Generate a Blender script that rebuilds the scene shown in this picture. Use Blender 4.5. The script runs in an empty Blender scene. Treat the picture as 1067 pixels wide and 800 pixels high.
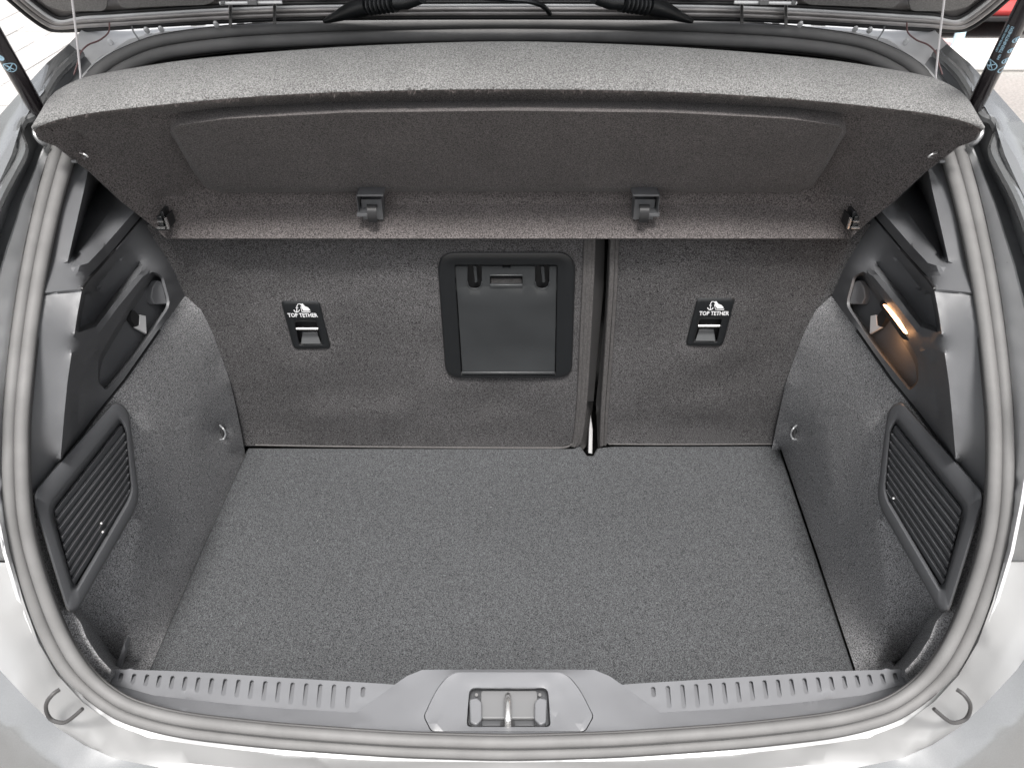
import bpy, bmesh, math, random
import numpy as np
from mathutils import Vector, Matrix
from mathutils.geometry import delaunay_2d_cdt
random.seed(7)
sc = bpy.context.scene
C = sc.collection
R = math.radians

# ---------------------------------------------------------------- camera, sky, sun, exposure
CAM = Vector((0, 0, 1.68)); F = 820.0; CX = 529.5; CY = 400.0; PITCH = R(37.9)
cp, sp = math.cos(PITCH), math.sin(PITCH)
cd = bpy.data.cameras.new('camera'); co = bpy.data.objects.new('camera', cd); C.objects.link(co)
co.location = CAM; co.rotation_euler = (R(90) - PITCH, 0, 0)
cd.sensor_width = 36; cd.lens = F / 1067 * 36; cd.shift_x = (533.5 - CX) / 1067
cd.clip_start = .02; cd.clip_end = 500
sc.camera = co
cd.dof.use_dof = True; cd.dof.focus_distance = 1.25; cd.dof.aperture_fstop = 9

SUN_EL, SUN_AZ = 65, 178          # behind the camera, slightly to one side
w = bpy.data.worlds.new('World'); sc.world = w; w.use_nodes = True
nt = w.node_tree; nt.nodes.clear()
wo = nt.nodes.new('ShaderNodeOutputWorld'); bg = nt.nodes.new('ShaderNodeBackground')
sk = nt.nodes.new('ShaderNodeTexSky'); sk.sky_type = 'NISHITA'; sk.sun_disc = False
sk.sun_elevation = R(SUN_EL); sk.sun_rotation = R(SUN_AZ); sk.air_density = 1.0; sk.dust_density = 4.0
hs = nt.nodes.new('ShaderNodeHueSaturation'); hs.inputs['Saturation'].default_value = .22
mx = nt.nodes.new('ShaderNodeMixRGB'); mx.blend_type = 'MULTIPLY'; mx.inputs[0].default_value = 1
mx.inputs[2].default_value = (1.0, .99, .98, 1)
nt.links.new(sk.outputs[0], hs.inputs['Color']); nt.links.new(hs.outputs[0], mx.inputs[1])
nt.links.new(mx.outputs[0], bg.inputs[0]); nt.links.new(bg.outputs[0], wo.inputs[0])
bg.inputs[1].default_value = .11
sd = bpy.data.lights.new('sun', 'SUN'); so = bpy.data.objects.new('sun', sd); C.objects.link(so)
sd.energy = 2.8; sd.angle = R(13); sd.color = (1, .97, .945)
az = R(SUN_AZ)
sdir = Vector((math.sin(az) * math.cos(R(SUN_EL)), math.cos(az) * math.cos(R(SUN_EL)), math.sin(R(SUN_EL))))
so.rotation_euler = sdir.to_track_quat('Z', 'Y').to_euler(); so.location = (0, -3, 5)
sc.view_settings.view_transform = 'Standard'; sc.view_settings.look = 'None'
sc.view_settings.exposure = 1.38; sc.view_settings.gamma = 1
sc.cycles.max_bounces = 8; sc.cycles.diffuse_bounces = 5

# ---------------------------------------------------------------- measuring helpers (a picture measurement placed at a true distance)
def ray(px, py):
    u = (CY - py) / F
    return Vector(((px - CX) / F, cp + u * sp, -sp + u * cp))
def PY(px, py, Y): d = ray(px, py); return CAM + d * (Y / d.y)
def PX(px, py, X): d = ray(px, py); return CAM + d * (X / d.x)
def PZ(px, py, Z): d = ray(px, py); return CAM + d * ((Z - CAM.z) / d.z)
def proj(v):
    r = v - CAM; dep = r.y * cp - r.z * sp; up = r.y * sp + r.z * cp
    return CX + F * r.x / dep, CY - F * up / dep, 1 / dep
def unproj(px, py, inv): return CAM + ray(px, py) * (1 / inv)
class Plane:
    def __init__(s, a, b, c):
        s.o = a; s.n = (b - a).cross(c - a).normalized()
        if s.n.dot(CAM - a) < 0: s.n = -s.n
    def __call__(s, px, py, off=0.0):
        d = ray(px, py); o = s.o + s.n * off
        return CAM + d * ((o - CAM).dot(s.n) / d.dot(s.n))
def V(p): return p if isinstance(p, Vector) else PY(*p)

# ---------------------------------------------------------------- materials
def mat(name, col, rough=.6, metal=0, spec=.5, bump=None, speck=None, sheen=0, coat=0, emit=None, dirt=None, trans=0):
    m = bpy.data.materials.new(name); m.use_nodes = True
    n = m.node_tree; b = n.nodes['Principled BSDF']; L = n.links.new
    b.inputs['Base Color'].default_value = (*col, 1); b.inputs['Roughness'].default_value = rough
    b.inputs['Metallic'].default_value = metal; b.inputs['Specular IOR Level'].default_value = spec
    if sheen: b.inputs['Sheen Weight'].default_value = sheen; b.inputs['Sheen Roughness'].default_value = .5
    if coat: b.inputs['Coat Weight'].default_value = coat; b.inputs['Coat Roughness'].default_value = .06
    if trans: b.inputs['Transmission Weight'].default_value = trans
    tc = n.nodes.new('ShaderNodeTexCoord')
    src = None
    if speck:
        sc_, lo, hi = speck
        nz = n.nodes.new('ShaderNodeTexNoise'); nz.inputs['Scale'].default_value = sc_; nz.inputs['Detail'].default_value = 3
        nz.inputs['Roughness'].default_value = .7
        L(tc.outputs['Object'], nz.inputs['Vector'])
        mr = n.nodes.new('ShaderNodeMapRange'); mr.inputs[1].default_value = .36; mr.inputs[2].default_value = .64
        mr.inputs[3].default_value = lo; mr.inputs[4].default_value = hi
        L(nz.outputs['Fac'], mr.inputs[0])
        mm = n.nodes.new('ShaderNodeVectorMath'); mm.operation = 'SCALE'; mm.inputs[0].default_value = col
        L(mr.outputs[0], mm.inputs['Scale']); src = mm.outputs[0]
    if dirt:
        sc_, lo, hi = dirt
        n2 = n.nodes.new('ShaderNodeTexNoise'); n2.inputs['Scale'].default_value = sc_; n2.inputs['Detail'].default_value = 5
        L(tc.outputs['Object'], n2.inputs['Vector'])
        m2 = n.nodes.new('ShaderNodeMapRange'); m2.inputs[1].default_value = .35; m2.inputs[2].default_value = .65
        m2.inputs[3].default_value = lo; m2.inputs[4].default_value = hi
        L(n2.outputs['Fac'], m2.inputs[0])
        m3 = n.nodes.new('ShaderNodeVectorMath'); m3.operation = 'SCALE'
        if src: L(src, m3.inputs[0])
        else: m3.inputs[0].default_value = col
        L(m2.outputs[0], m3.inputs['Scale']); src = m3.outputs[0]
    if src: L(src, b.inputs['Base Color'])
    if bump:
        sc_, st, dist = bump
        nb = n.nodes.new('ShaderNodeTexNoise'); nb.inputs['Scale'].default_value = sc_; nb.inputs['Detail'].default_value = 3
        L(tc.outputs['Object'], nb.inputs['Vector'])
        bp = n.nodes.new('ShaderNodeBump'); bp.inputs['Strength'].default_value = st; bp.inputs['Distance'].default_value = dist
        L(nb.outputs['Fac'], bp.inputs['Height']); L(bp.outputs[0], b.inputs['Normal'])
    if emit:
        b.inputs['Emission Color'].default_value = (*emit[0], 1); b.inputs['Emission Strength'].default_value = emit[1]
    return m
M = {}
M['carpet'] = mat('floor_carpet', (.046, .0478, .050), .95, spec=.1, speck=(833, .15, 2.2), bump=(833, .7, .0018), dirt=(3, .95, 1.05))
M['lining'] = mat('side_carpet', (.165, .166, .169), .95, spec=.1, speck=(680, .12, 2.2), bump=(680, .5, .0015), dirt=(9, .96, 1.04))
M['seat'] = mat('seat_carpet', (.0565, .0552, .056), .95, spec=.1, speck=(680, .1, 2.3), bump=(680, .6, .0018), dirt=(7, .88, 1.12))
M['felt_lit'] = mat('shelf_felt_lit', (.130, .1295, .128), .95, spec=.08, speck=(640, .4, 1.7), bump=(500, .7, .002), sheen=.12, dirt=(14, .93, 1.07))  # same felt as the underside, lightened to paint in light on the roll
M['felt'] = mat('shelf_felt_shaded', (.068, .062, .061), .95, spec=.08, speck=(640, .25, 2.0), bump=(500, .7, .002), sheen=.12, dirt=(14, .93, 1.07))  # same felt as the top, darkened to paint in the underside's shade
M['tab'] = mat('tab_pale', (.6, .6, .6), .4)
M['fibre'] = mat('felt_fibre', (.075, .066, .064), .9, spec=.1)
M['binding'] = mat('seat_binding', (.072, .069, .068), .8, spec=.2, speck=(300, .75, 1.3), bump=(300, .4, .001))
M['vinyl'] = mat('dark_vinyl', (.036, .035, .035), .6, bump=(200, .2, .001))
M['plastic'] = mat('grained_plastic', (.078, .080, .084), .45, spec=.45, bump=(1100, .22, .0006), dirt=(5, .93, 1.07))
M['grille'] = mat('grille_plastic', (.062, .064, .068), .36, spec=.5, bump=(1200, .15, .0005), dirt=(8, .93, 1.07))
M['dark'] = mat('dark_plastic', (.010, .011, .012), .34, bump=(1200, .15, .0005))
M['door'] = mat('hatch_plastic', (.031, .033, .0345), .34, bump=(1200, .2, .0005), dirt=(20, .93, 1.07))
M['black'] = mat('black_plastic', (.012, .012, .013), .5)
M['sill'] = mat('sill_plastic', (.128, .131, .138), .36, spec=.5, bump=(900, .2, .0006), dirt=(9, .93, 1.05))
M['seal'] = mat('seal_rubber', (.122, .121, .120), .62, spec=.25, bump=(700, .25, .0006), dirt=(25, .9, 1.06))
M['paint'] = mat('silver_paint', (.19, .195, .198), .22, metal=.5, coat=.8, speck=(900, .93, 1.07), dirt=(7, .93, 1.04))  # silver body paint, tone lowered to paint in duller reflections on outer faces
M['paintjamb'] = mat('jamb_paint', (.56, .565, .57), .4, metal=.2, coat=.4, dirt=(10, .88, 1.05))
M['bumper'] = mat('silver_paint_lit', (.38, .383, .384), .34, metal=.3, coat=.5, dirt=(7, .95, 1.03))  # same silver as the bumper face, lightened to paint in light from above
M['gatepaint'] = mat('gate_inner_paint', (.30, .285, .28), .42, metal=.35, coat=.6, dirt=(30, .8, 1.1), bump=(45, .25, .004))
M['gateliner'] = mat('gate_liner', (.20, .195, .19), .7, speck=(500, .8, 1.2), bump=(500, .3, .001))
M['steel'] = mat('bright_steel', (.75, .74, .73), .25, metal=.9)
M['whiteplastic'] = mat('white_plastic', (.12, .122, .125), .4)
M['cord'] = mat('cord', (.55, .54, .55), .6)
M['lint'] = mat('lint_grey', (.28, .275, .27), .9)
M['wire'] = mat('wire', (.10, .05, .05), .5)
M['strut'] = mat('strut_black', (.018, .014, .016), .22, coat=.4)
M['print'] = mat('blue_print', (.42, .66, .82), .5)
M['printwhite'] = mat('white_print', (.75, .76, .77), .5)
M['lens'] = mat('lamp_lens', (.9, .6, .4), .4, emit=((1, .50, .24), 5))
M['shadow'] = mat('cabin_dark', (.012, .012, .012), .9)
M['pane'] = mat('window_pane', (.02, .025, .025), .03)
_n = M['pane'].node_tree; _t = _n.nodes.new('ShaderNodeBsdfTransparent'); _t.inputs[0].default_value = (.82, .86, .84, 1)
_f = _n.nodes.new('ShaderNodeFresnel'); _g = _n.nodes.new('ShaderNodeBsdfGlossy'); _g.inputs['Roughness'].default_value = .02; _x = _n.nodes.new('ShaderNodeMixShader')
_n.links.new(_f.outputs[0], _x.inputs[0]); _n.links.new(_t.outputs[0], _x.inputs[1]); _n.links.new(_g.outputs[0], _x.inputs[2])
_n.links.new(_x.outputs[0], _n.nodes['Material Output'].inputs[0])
M['glass'] = mat('car_glass', (.02, .025, .03), .08)
M['red'] = mat('red_paint', (.55, .05, .05), .3, coat=.8)
M['tyre'] = mat('tyre', (.03, .03, .03), .8)
M['smoke'] = mat('channel_grey', (.17, .175, .18), .35, coat=.3, dirt=(12, .8, 1.15))
M['blue'] = mat('pale_blue_paint', (.42, .62, .72), .5)
M['ground'] = mat('pavement', (.22, .212, .20), .9, speck=(60, .75, 1.2), dirt=(.8, .9, 1.05))
M['asphalt'] = mat('asphalt', (.10, .098, .095), .9, speck=(60, .7, 1.3))
M['slab'] = mat('slab', (.34, .33, .32), .9, speck=(80, .85, 1.1), dirt=(3, .93, 1.03))
M['kerb'] = mat('kerb_stone', (.68, .67, .65), .85, dirt=(4, .9, 1.05))

# ---------------------------------------------------------------- object helpers
MIR = False
def link(name, verts, faces, m, parent=None, angle=35, label=None, solid=0, soff=-1, bevel=0, bseg=2, subsurf=0, kind=None):
    me = bpy.data.meshes.new(name)
    s = -1 if MIR else 1
    me.from_pydata([(s * v[0], v[1], v[2]) for v in verts], [], [tuple(reversed(f)) if MIR else tuple(f) for f in faces])
    me.update()
    for p in me.polygons: p.use_smooth = True
    if angle < 180: me.set_sharp_from_angle(angle=R(angle))
    me.materials.append(m)
    o = bpy.data.objects.new(name, me); C.objects.link(o)
    if parent:
        o.parent = parent
        if parent.type == 'EMPTY': o.location = -parent.location
    if label: o['label'] = label
    if kind: o['kind'] = kind
    if solid:
        md = o.modifiers.new('thickness', 'SOLIDIFY'); md.thickness = solid; md.offset = soff
        if not bevel and not subsurf:
            md = o.modifiers.new('crisp_rim', 'EDGE_SPLIT'); md.split_angle = R(max(angle, 45)); md.use_edge_sharp = True
    if subsurf:
        md = o.modifiers.new('smooth', 'SUBSURF'); md.levels = subsurf; md.render_levels = subsurf
    if bevel:
        md = o.modifiers.new('bevel', 'BEVEL'); md.width = bevel; md.segments = bseg; md.limit_method = 'ANGLE'; md.angle_limit = R(35)
        md.harden_normals = False
    return o
def thing(name, label, cat, loc=(0, 0, 0), group=None):
    o = bpy.data.objects.new(name, None); C.objects.link(o); o.location = loc; o.empty_display_size = .1
    o['label'] = label; o['category'] = cat
    if group: o['group'] = group
    return o
def merge(*parts):
    vs, fs = [], []
    for v, f in parts:
        b = len(vs); vs += list(v); fs += [tuple(i + b for i in q) for q in f]
    return vs, fs
def catmull(pts, n=6, closed=False):
    out = []; N = len(pts)
    rng = range(N) if closed else range(N - 1)
    for i in rng:
        if closed: a, b, c, d = pts[i - 1], pts[i], pts[(i + 1) % N], pts[(i + 2) % N]
        else: a, b, c, d = pts[max(i - 1, 0)], pts[i], pts[i + 1], pts[min(i + 2, N - 1)]
        for k in range(n):
            t = k / n; t2 = t * t; t3 = t2 * t
            out.append(.5 * ((2 * b) + (c - a) * t + (2 * a - 5 * b + 4 * c - d) * t2 + (-a + 3 * b - 3 * c + d) * t3))
    if not closed: out.append(pts[-1])
    return out
def smooth(pts, n=5, closed=False): return catmull([V(p) for p in pts], n, closed)
def rr(pts, r, n=5):
    """round the corners of a picture polygon"""
    out = []; N = len(pts)
    for i in range(N):
        a, b, c = [Vector(q[:2]) for q in (pts[i - 1], pts[i], pts[(i + 1) % N])]
        rad = r[i] if isinstance(r, (list, tuple)) else r
        d1 = (a - b); d2 = (c - b)
        r1 = min(rad, d1.length * .48); r2 = min(rad, d2.length * .48)
        p = b + d1.normalized() * r1; q = b + d2.normalized() * r2
        for k in range(n + 1):
            t = k / n; out.append(tuple(p.lerp(b, t).lerp(b.lerp(q, t), t)))
    return out
def inside(poly, x, y):
    r = False; j = len(poly) - 1
    for i in range(len(poly)):
        xi, yi = poly[i]; xj, yj = poly[j]
        if (yi > y) != (yj > y) and x < (xj - xi) * (y - yi) / (yj - yi) + xi: r = not r
        j = i
    return r
def patch(outer, holes=(), ctrl=(), step=10, maxseg=None, iters=500):
    """smooth sheet through a boundary, holes and control lines; distances relax like a stretched skin"""
    maxseg = maxseg or step
    P, Z, E, polys = [], [], [], []
    def addline(pts, closed):
        q = [proj(V(p)) for p in pts]; idx = []; n = len(q)
        for i in range(n if closed else n - 1):
            a, b = q[i], q[(i + 1) % n]
            L = math.hypot(a[0] - b[0], a[1] - b[1]); k = max(1, int(math.ceil(L / maxseg)))
            for j in range(k):
                t = j / k; idx.append(len(P)); P.append((a[0] + (b[0] - a[0]) * t, a[1] + (b[1] - a[1]) * t)); Z.append(a[2] + (b[2] - a[2]) * t)
        if not closed: idx.append(len(P)); P.append(q[-1][:2]); Z.append(q[-1][2])
        for i in range(len(idx) - 1): E.append((idx[i], idx[i + 1]))
        if closed: E.append((idx[-1], idx[0]))
        return [P[i] for i in idx]
    o = addline(outer, True); hs_ = [addline(h, True) for h in holes]
    for c in ctrl:
        if len(c) == 1:
            q = proj(V(c[0])); P.append(q[:2]); Z.append(q[2])
        else: addline(c, False)
    nf = len(P)
    xs = [p[0] for p in o]; ys = [p[1] for p in o]
    fixed = np.array(P)
    y = min(ys) + step / 2; row = 0
    while y < max(ys):
        x = min(xs) + (step / 2 if row % 2 else 0)
        while x < max(xs):
            if inside(o, x, y) and not any(inside(h, x, y) for h in hs_):
                if np.min(np.hypot(fixed[:, 0] - x, fixed[:, 1] - y)) > step * .45:
                    P.append((x, y)); Z.append(0)
            x += step
        y += step * .87; row += 1
    r = delaunay_2d_cdt([Vector(p) for p in P], E, [], 0, 1e-5)
    nv, fs, orig = r[0], r[2], r[3]
    z = np.zeros(len(nv)); fx = np.zeros(len(nv), bool)
    for i, og in enumerate(orig):
        f = [k for k in og if k < nf]
        if f: z[i] = Z[f[0]]; fx[i] = True
        elif not og:
            fx[i] = False
    F_ = []
    for f in fs:
        cx = sum(nv[i][0] for i in f) / len(f); cy = sum(nv[i][1] for i in f) / len(f)
        if inside(o, cx, cy) and not any(inside(h, cx, cy) for h in hs_): F_.append(list(f))
    ed = set()
    for f in F_:
        for a, b in zip(f, f[1:] + f[:1]): ed.add((min(a, b), max(a, b)))
    if ed:
        A = np.array(sorted(ed)); a, b = A[:, 0], A[:, 1]
        z[~fx] = z[fx].mean()
        pts = np.array([(v[0], v[1]) for v in nv]); wt = 1 / np.maximum(np.hypot(*(pts[a] - pts[b]).T), .5)
        deg = np.bincount(a, wt, len(nv)) + np.bincount(b, wt, len(nv)); deg[deg == 0] = 1
        free = ~fx
        for _ in range(iters):
            s = np.bincount(a, wt * z[b], len(nv)) + np.bincount(b, wt * z[a], len(nv))
            z[free] += 1.0 * (s / deg - z)[free]
    used = sorted({i for f in F_ for i in f}); mp = {k: i for i, k in enumerate(used)}
    verts = [unproj(nv[k][0], nv[k][1], z[k]) for k in used]
    out = []
    for f in F_:
        p = [nv[i] for i in f]
        ar = sum(p[i][0] * p[(i + 1) % len(p)][1] - p[(i + 1) % len(p)][0] * p[i][1] for i in range(len(p)))
        g = [mp[i] for i in f]
        out.append(g if ar < 0 else g[::-1])       # front faces look at the viewer's side
    return verts, out
def tube(pts, rad, n=10, closed=False, cap=True, flat=1.0):
    pts = [Vector(p) for p in pts]; N = len(pts); vs, fs = [], []
    rad = rad if isinstance(rad, (list, tuple)) else [rad] * N
    T = []
    for i in range(N):
        a = pts[i - 1] if (closed or i) else pts[i]; b = pts[(i + 1) % N] if (closed or i < N - 1) else pts[i]
        T.append((b - a).normalized())
    nrm = T[0].orthogonal().normalized(); frames = []
    for i in range(N):
        nrm = (nrm - T[i] * nrm.dot(T[i]))
        nrm = nrm.normalized() if nrm.length > 1e-6 else T[i].orthogonal().normalized()
        frames.append((nrm.copy(), T[i].cross(nrm)))
    for i in range(N):
        u, v = frames[i]
        for k in range(n):
            a = 2 * math.pi * k / n
            vs.append(pts[i] + (u * math.cos(a) + v * math.sin(a)) * rad[i])
    for i in range(N if closed else N - 1):
        j = (i + 1) % N
        for k in range(n):
            k2 = (k + 1) % n
            fs.append((i * n + k, i * n + k2, j * n + k2, j * n + k))
    if cap and not closed:
        fs.append(tuple(range(n))[::-1]); fs.append(tuple((N - 1) * n + k for k in range(n)))
    return vs, fs
def box(a, b):
    x0, x1 = sorted((a[0], b[0])); y0, y1 = sorted((a[1], b[1])); z0, z1 = sorted((a[2], b[2]))
    v = [(x, y, z) for x in (x0, x1) for y in (y0, y1) for z in (z0, z1)]
    return v, [(0, 1, 3, 2), (4, 6, 7, 5), (0, 4, 5, 1), (2, 3, 7, 6), (0, 2, 6, 4), (1, 5, 7, 3)]
def boxpx(x0, y0, x1, y1, Yf, Yb):
    a = PY(x0, y0, Yf); b = PY(x1, y1, Yf); b = b.copy(); b.y = Yb
    return box(a, b)
def prism(loop, back):
    """closed solid: front loop (seen from the viewer's side), back = vector"""
    f = [Vector(p) for p in loop]; n = len(f)
    nr = Vector((0, 0, 0))
    for i in range(n): nr += (f[i] - f[0]).cross(f[(i + 1) % n] - f[0])
    if nr.dot(back) > 0: f = f[::-1]
    vs = f + [p + back for p in f]
    fs = [tuple(range(n)), tuple(range(2 * n - 1, n - 1, -1))] + [(i, n + i, n + (i + 1) % n, (i + 1) % n) for i in range(n)]
    return vs, fs
def ringframe(outer, inner, surf, prof):
    """solid frame between two matching loops; prof = [(t from outer to inner, height)]"""
    n = len(outer); vs = []; fs = []
    for t, h in prof:
        vs += [surf(a[0] + (b[0] - a[0]) * t, a[1] + (b[1] - a[1]) * t, h) for a, b in zip(outer, inner)]
    m_ = len(prof)
    for k in range(m_):
        k2 = (k + 1) % m_
        for i in range(n):
            j = (i + 1) % n; fs.append((k * n + i, k * n + j, k2 * n + j, k2 * n + i))
    bm = bmesh.new(); [bm.verts.new(v) for v in vs]; bm.verts.ensure_lookup_table()
    for f in fs: bm.faces.new([bm.verts[i] for i in f])
    bmesh.ops.recalc_face_normals(bm, faces=bm.faces)
    out = [tuple(v.index for v in f.verts) for f in bm.faces]; bm.free()
    return vs, out
def textmesh(s, fn, bold=0.0):
    """lettering: fn(u,v) maps the unit box of the text to the surface"""
    cu = bpy.data.curves.new('t', 'FONT'); cu.body = s; cu.offset = bold; cu.resolution_u = 2
    ob = bpy.data.objects.new('t', cu); C.objects.link(ob)
    dg = bpy.context.evaluated_depsgraph_get(); me = bpy.data.meshes.new_from_object(ob.evaluated_get(dg))
    vs = [v.co.copy() for v in me.vertices]; fs = [tuple(p.vertices) for p in me.polygons]
    x0, x1 = min(v.x for v in vs), max(v.x for v in vs); y0, y1 = min(v.y for v in vs), max(v.y for v in vs)
    bpy.data.objects.remove(ob); bpy.data.curves.remove(cu); bpy.data.meshes.remove(me)
    return [fn((v.x - x0) / (x1 - x0), (v.y - y0) / (y1 - y0)) for v in vs], fs
def quadmap(tl, tr, br, bl, surf):
    def f(u, v):
        t = (tl[0] + (tr[0] - tl[0]) * u, tl[1] + (tr[1] - tl[1]) * u); b = (bl[0] + (br[0] - bl[0]) * u, bl[1] + (br[1] - bl[1]) * u)
        return surf(b[0] + (t[0] - b[0]) * v, b[1] + (t[1] - b[1]) * v)
    return f
def half(pts):
    """mirror a left half that starts and ends on the centre line into a closed loop"""
    pts = [V(p) for p in pts]
    r = [Vector((-p.x, p.y, p.z)) for p in pts[1:-1]][::-1]
    return pts + r
def halfopen(pts):
    """left half ending on the centre -> whole line left to right"""
    pts = [V(p) for p in pts]
    return pts + [Vector((-p.x, p.y, p.z)) for p in pts[:-1]][::-1]

# ---------------------------------------------------------------- ground
def sheet(name, x0, x1, y0, y1, z, m, kind='structure'):
    o = link(name, [(x0, y0, z), (x1, y0, z), (x1, y1, z), (x0, y1, z)], [(0, 1, 2, 3)], m); o['kind'] = kind; return o
sheet('ground', -150, 150, -150, 150, 0, M['ground'])
sheet('road', 2.6, 40, 6.25, 14, .004, M['asphalt'])
ground = bpy.data.objects['ground']
vs, fs = [], []; slabs = []
sv, sf = box((.004, .004, 0), (.296, .296, .012))
slab_mesh = bpy.data.meshes.new('paving_slab'); slab_mesh.from_pydata(sv, [], sf); slab_mesh.materials.append(M['slab'])
for i in range(24):
    for j in range(30):
        x = -9.4 + i * .30; y = 3.2 + j * .30 + (.15 if i % 2 else 0); dz = random.uniform(-.002, .002)
        q = proj(Vector((x + .15, y + .15, .01)))
        if -15 < q[0] < 95 and -15 < q[1] < 175:
            o = bpy.data.objects.new('paving_slab', slab_mesh); C.objects.link(o); o.parent = ground; o.location = (x, y, dz)
        else:
            v, f = box((x + .004, y + .004, 0), (x + .296, y + .296, .012 + dz)); b = len(vs); vs += v; fs += [tuple(k + b for k in q_) for q_ in f]
link('paving', vs, fs, M['slab'], ground, angle=20, kind='stuff')
kr = link('kerb', *box((2.6, 5.75, 0), (40, 6.25, .10)), M['kerb'], bevel=.02); kr['kind'] = 'structure'

# ---------------------------------------------------------------- red car and bollard in the background
def far_car():
    X0, Y0 = 1.36, 6.60
    t = thing('parked_car', 'bright red parked car at the far right beyond the pale kerb', 'car', (X0 + 1.9, Y0 + .8, 0))
    prof = [(0, .30), (.02, .62), (.12, .92), (.75, 1.02), (1.25, 1.42), (2.9, 1.46), (3.55, 1.05), (3.8, .95), (3.85, .35), (3.55, .16), (3.4, .16), (3.3, .5), (3.08, .62), (2.85, .5), (2.75, .16), (1.05, .16), (.95, .5), (.72, .62), (.5, .5), (.4, .16)]
    loop = [Vector((X0 + a, Y0, b)) for a, b in prof]
    link('body', *prism(loop, Vector((0, 1.65, 0))), M['red'], t, bevel=.05, bseg=3)
    for a in (.72, 3.08):
        for y in (Y0 + .02, Y0 + 1.45):
            cc = Vector((X0 + a, y, .31))
            wv, wf = tube([cc, cc + Vector((0, .19, 0))], .30, 24)
            wh = link('wheel', wv, wf, M['tyre'], t, bevel=.02)
            link('rim', *tube([cc - Vector((0, .005, 0)), cc + Vector((0, .1, 0))], .19, 18), M['steel'], wh)
    for q in ([(1.30, 1.36), (1.02, 1.04), (1.95, 1.04), (1.95, 1.40)], [(2.03, 1.40), (2.03, 1.04), (3.3, 1.04), (2.86, 1.38)]):
        link('window', *prism([Vector((X0 + a, Y0 - .008, b)) for a, b in q], Vector((0, .02, 0))), M['glass'], t)
    link('sill_trim', *box((X0 + 1.08, Y0 - .01, .13), (X0 + 2.72, Y0 + .05, .17)), M['black'], t, bevel=.01)
    link('headlight', *box((X0 + .02, Y0 - .01, .64), (X0 + .28, Y0 + .25, .78)), M['glass'], t, bevel=.03)
far_car()
p = PZ(996, 49, .10)
bl = thing('bollard', 'slim pale blue post behind the right strut on the kerb', 'bollard', (p.x, p.y, .10))
link('post', *tube([p, p + Vector((0, 0, .85))], .035, 14), M['blue'], bl)
link('cap', *tube([p + Vector((0, 0, .85)), p + Vector((0, 0, .88)), p + Vector((0, 0, .90))], [.042, .042, .02], 14), M['blue'], bl)

# ---------------------------------------------------------------- the car
car = thing('hatchback_car', 'silver hatchback with its boot open, seen into the empty load bay', 'car', (0, .5, 0))

# line of the groove between the two bulbs of the boot seal, left half from bottom centre to top centre
GR = [(529.5, 779, .455), (460, 777.5, .458), (400, 775, .462), (300, 768, .468), (240, 762, .475), (193, 756, .482), (157, 748, .488), (126, 737, .495), (97, 717, .508),
      (74, 692, .522), (56, 660, .541), (40, 620, .560), (25, 570, .585), (17.5, 520, .610), (16, 450, .655), (19.5, 400, .690), (26, 340, .750), (36, 277, .820),
      (50, 213, .905), (65, 160, .985), (84, 108, 1.06), (110, 76, 1.11), (142, 57, 1.14), (175, 47, 1.158), (236, 39, 1.175), (300, 35, 1.185), (400, 31, 1.195), (529.5, 29, 1.20)]
def widths(i):
    py = GR[i][1]; px = GR[i][0]
    if py > 700: return 11.5, 12
    if py > 500: return 14, 13.5
    if px > 130: return 11, 14
    return 12.5, 13.5
def offloop(dist_fn, dY=0.0):
    """loop parallel to the groove; positive = outwards in the opening"""
    out = []
    for i, g in enumerate(GR):
        a = GR[max(i - 1, 0)]; b = GR[min(i + 1, len(GR) - 1)]
        tx, ty = b[0] - a[0], b[1] - a[1]; L = math.hypot(tx, ty); tx /= L; ty /= L
        if i in (0, len(GR) - 1): tx, ty = (-1, 0) if i == 0 else (1, 0)
        nx, ny = ty, -tx       # to the left of travel = outwards
        d = dist_fn(i)
        out.append((g[0] + nx * d, g[1] + ny * d, g[2] + dY))
    out[0] = (529.5, out[0][1], out[0][2]); out[-1] = (529.5, out[-1][1], out[-1][2])
    return out
def sealtube(sign):
    ctr = offloop(lambda i: sign * widths(i)[0 if sign > 0 else 1] / 2, -.004)
    pts = half(ctr); rad = [widths(i)[0 if sign > 0 else 1] / 2 / F / proj(pts[i])[2] for i in range(len(ctr))]
    rad = rad + rad[1:-1][::-1]
    pr = catmull([Vector((*p,)) for p in pts], 4, True)
    rs = []
    for i in range(len(rad)):
        for k in range(4): rs.append(rad[i] + (rad[(i + 1) % len(rad)] - rad[i]) * k / 4)
    return pr, rs
SIG = 1
g0 = offloop(lambda i: 5)
if math.hypot(g0[12][0] - 529, g0[12][1] - 400) < math.hypot(GR[12][0] - 529, GR[12][1] - 400): SIG = -1
_off = offloop
def offloop(dist_fn, dY=0.0): return _off(lambda i: SIG * dist_fn(i), dY)
weather = None
for sgn, nm in ((1, 'outer bulb'), (-1, 'inner bulb')):
    pr, rs = sealtube(sgn)
    v, f = tube(pr, rs, 14, closed=True)
    weather = link('boot_seal', v, f, M['seal'], car, label='%s of the grey rubber seal round the boot opening' % nm)
gp_ = catmull(half(offloop(lambda i: 0, -.0045)), 4, True)
link('seal_groove', *tube(gp_, .0021, 6, closed=True), M['vinyl'], car)
lp_ = catmull(half(offloop(lambda i: -widths(i)[1] - 1.2, .003)), 4, True)
link('seal_shadow_gap', *tube(catmull(half(offloop(lambda i: widths(i)[0] + 1.0, .001)), 4, True), .0011, 6, closed=True), M['vinyl'], car)
link('seal_lip', *tube(lp_, .0019, 8, closed=True), M['vinyl'], car)
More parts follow.
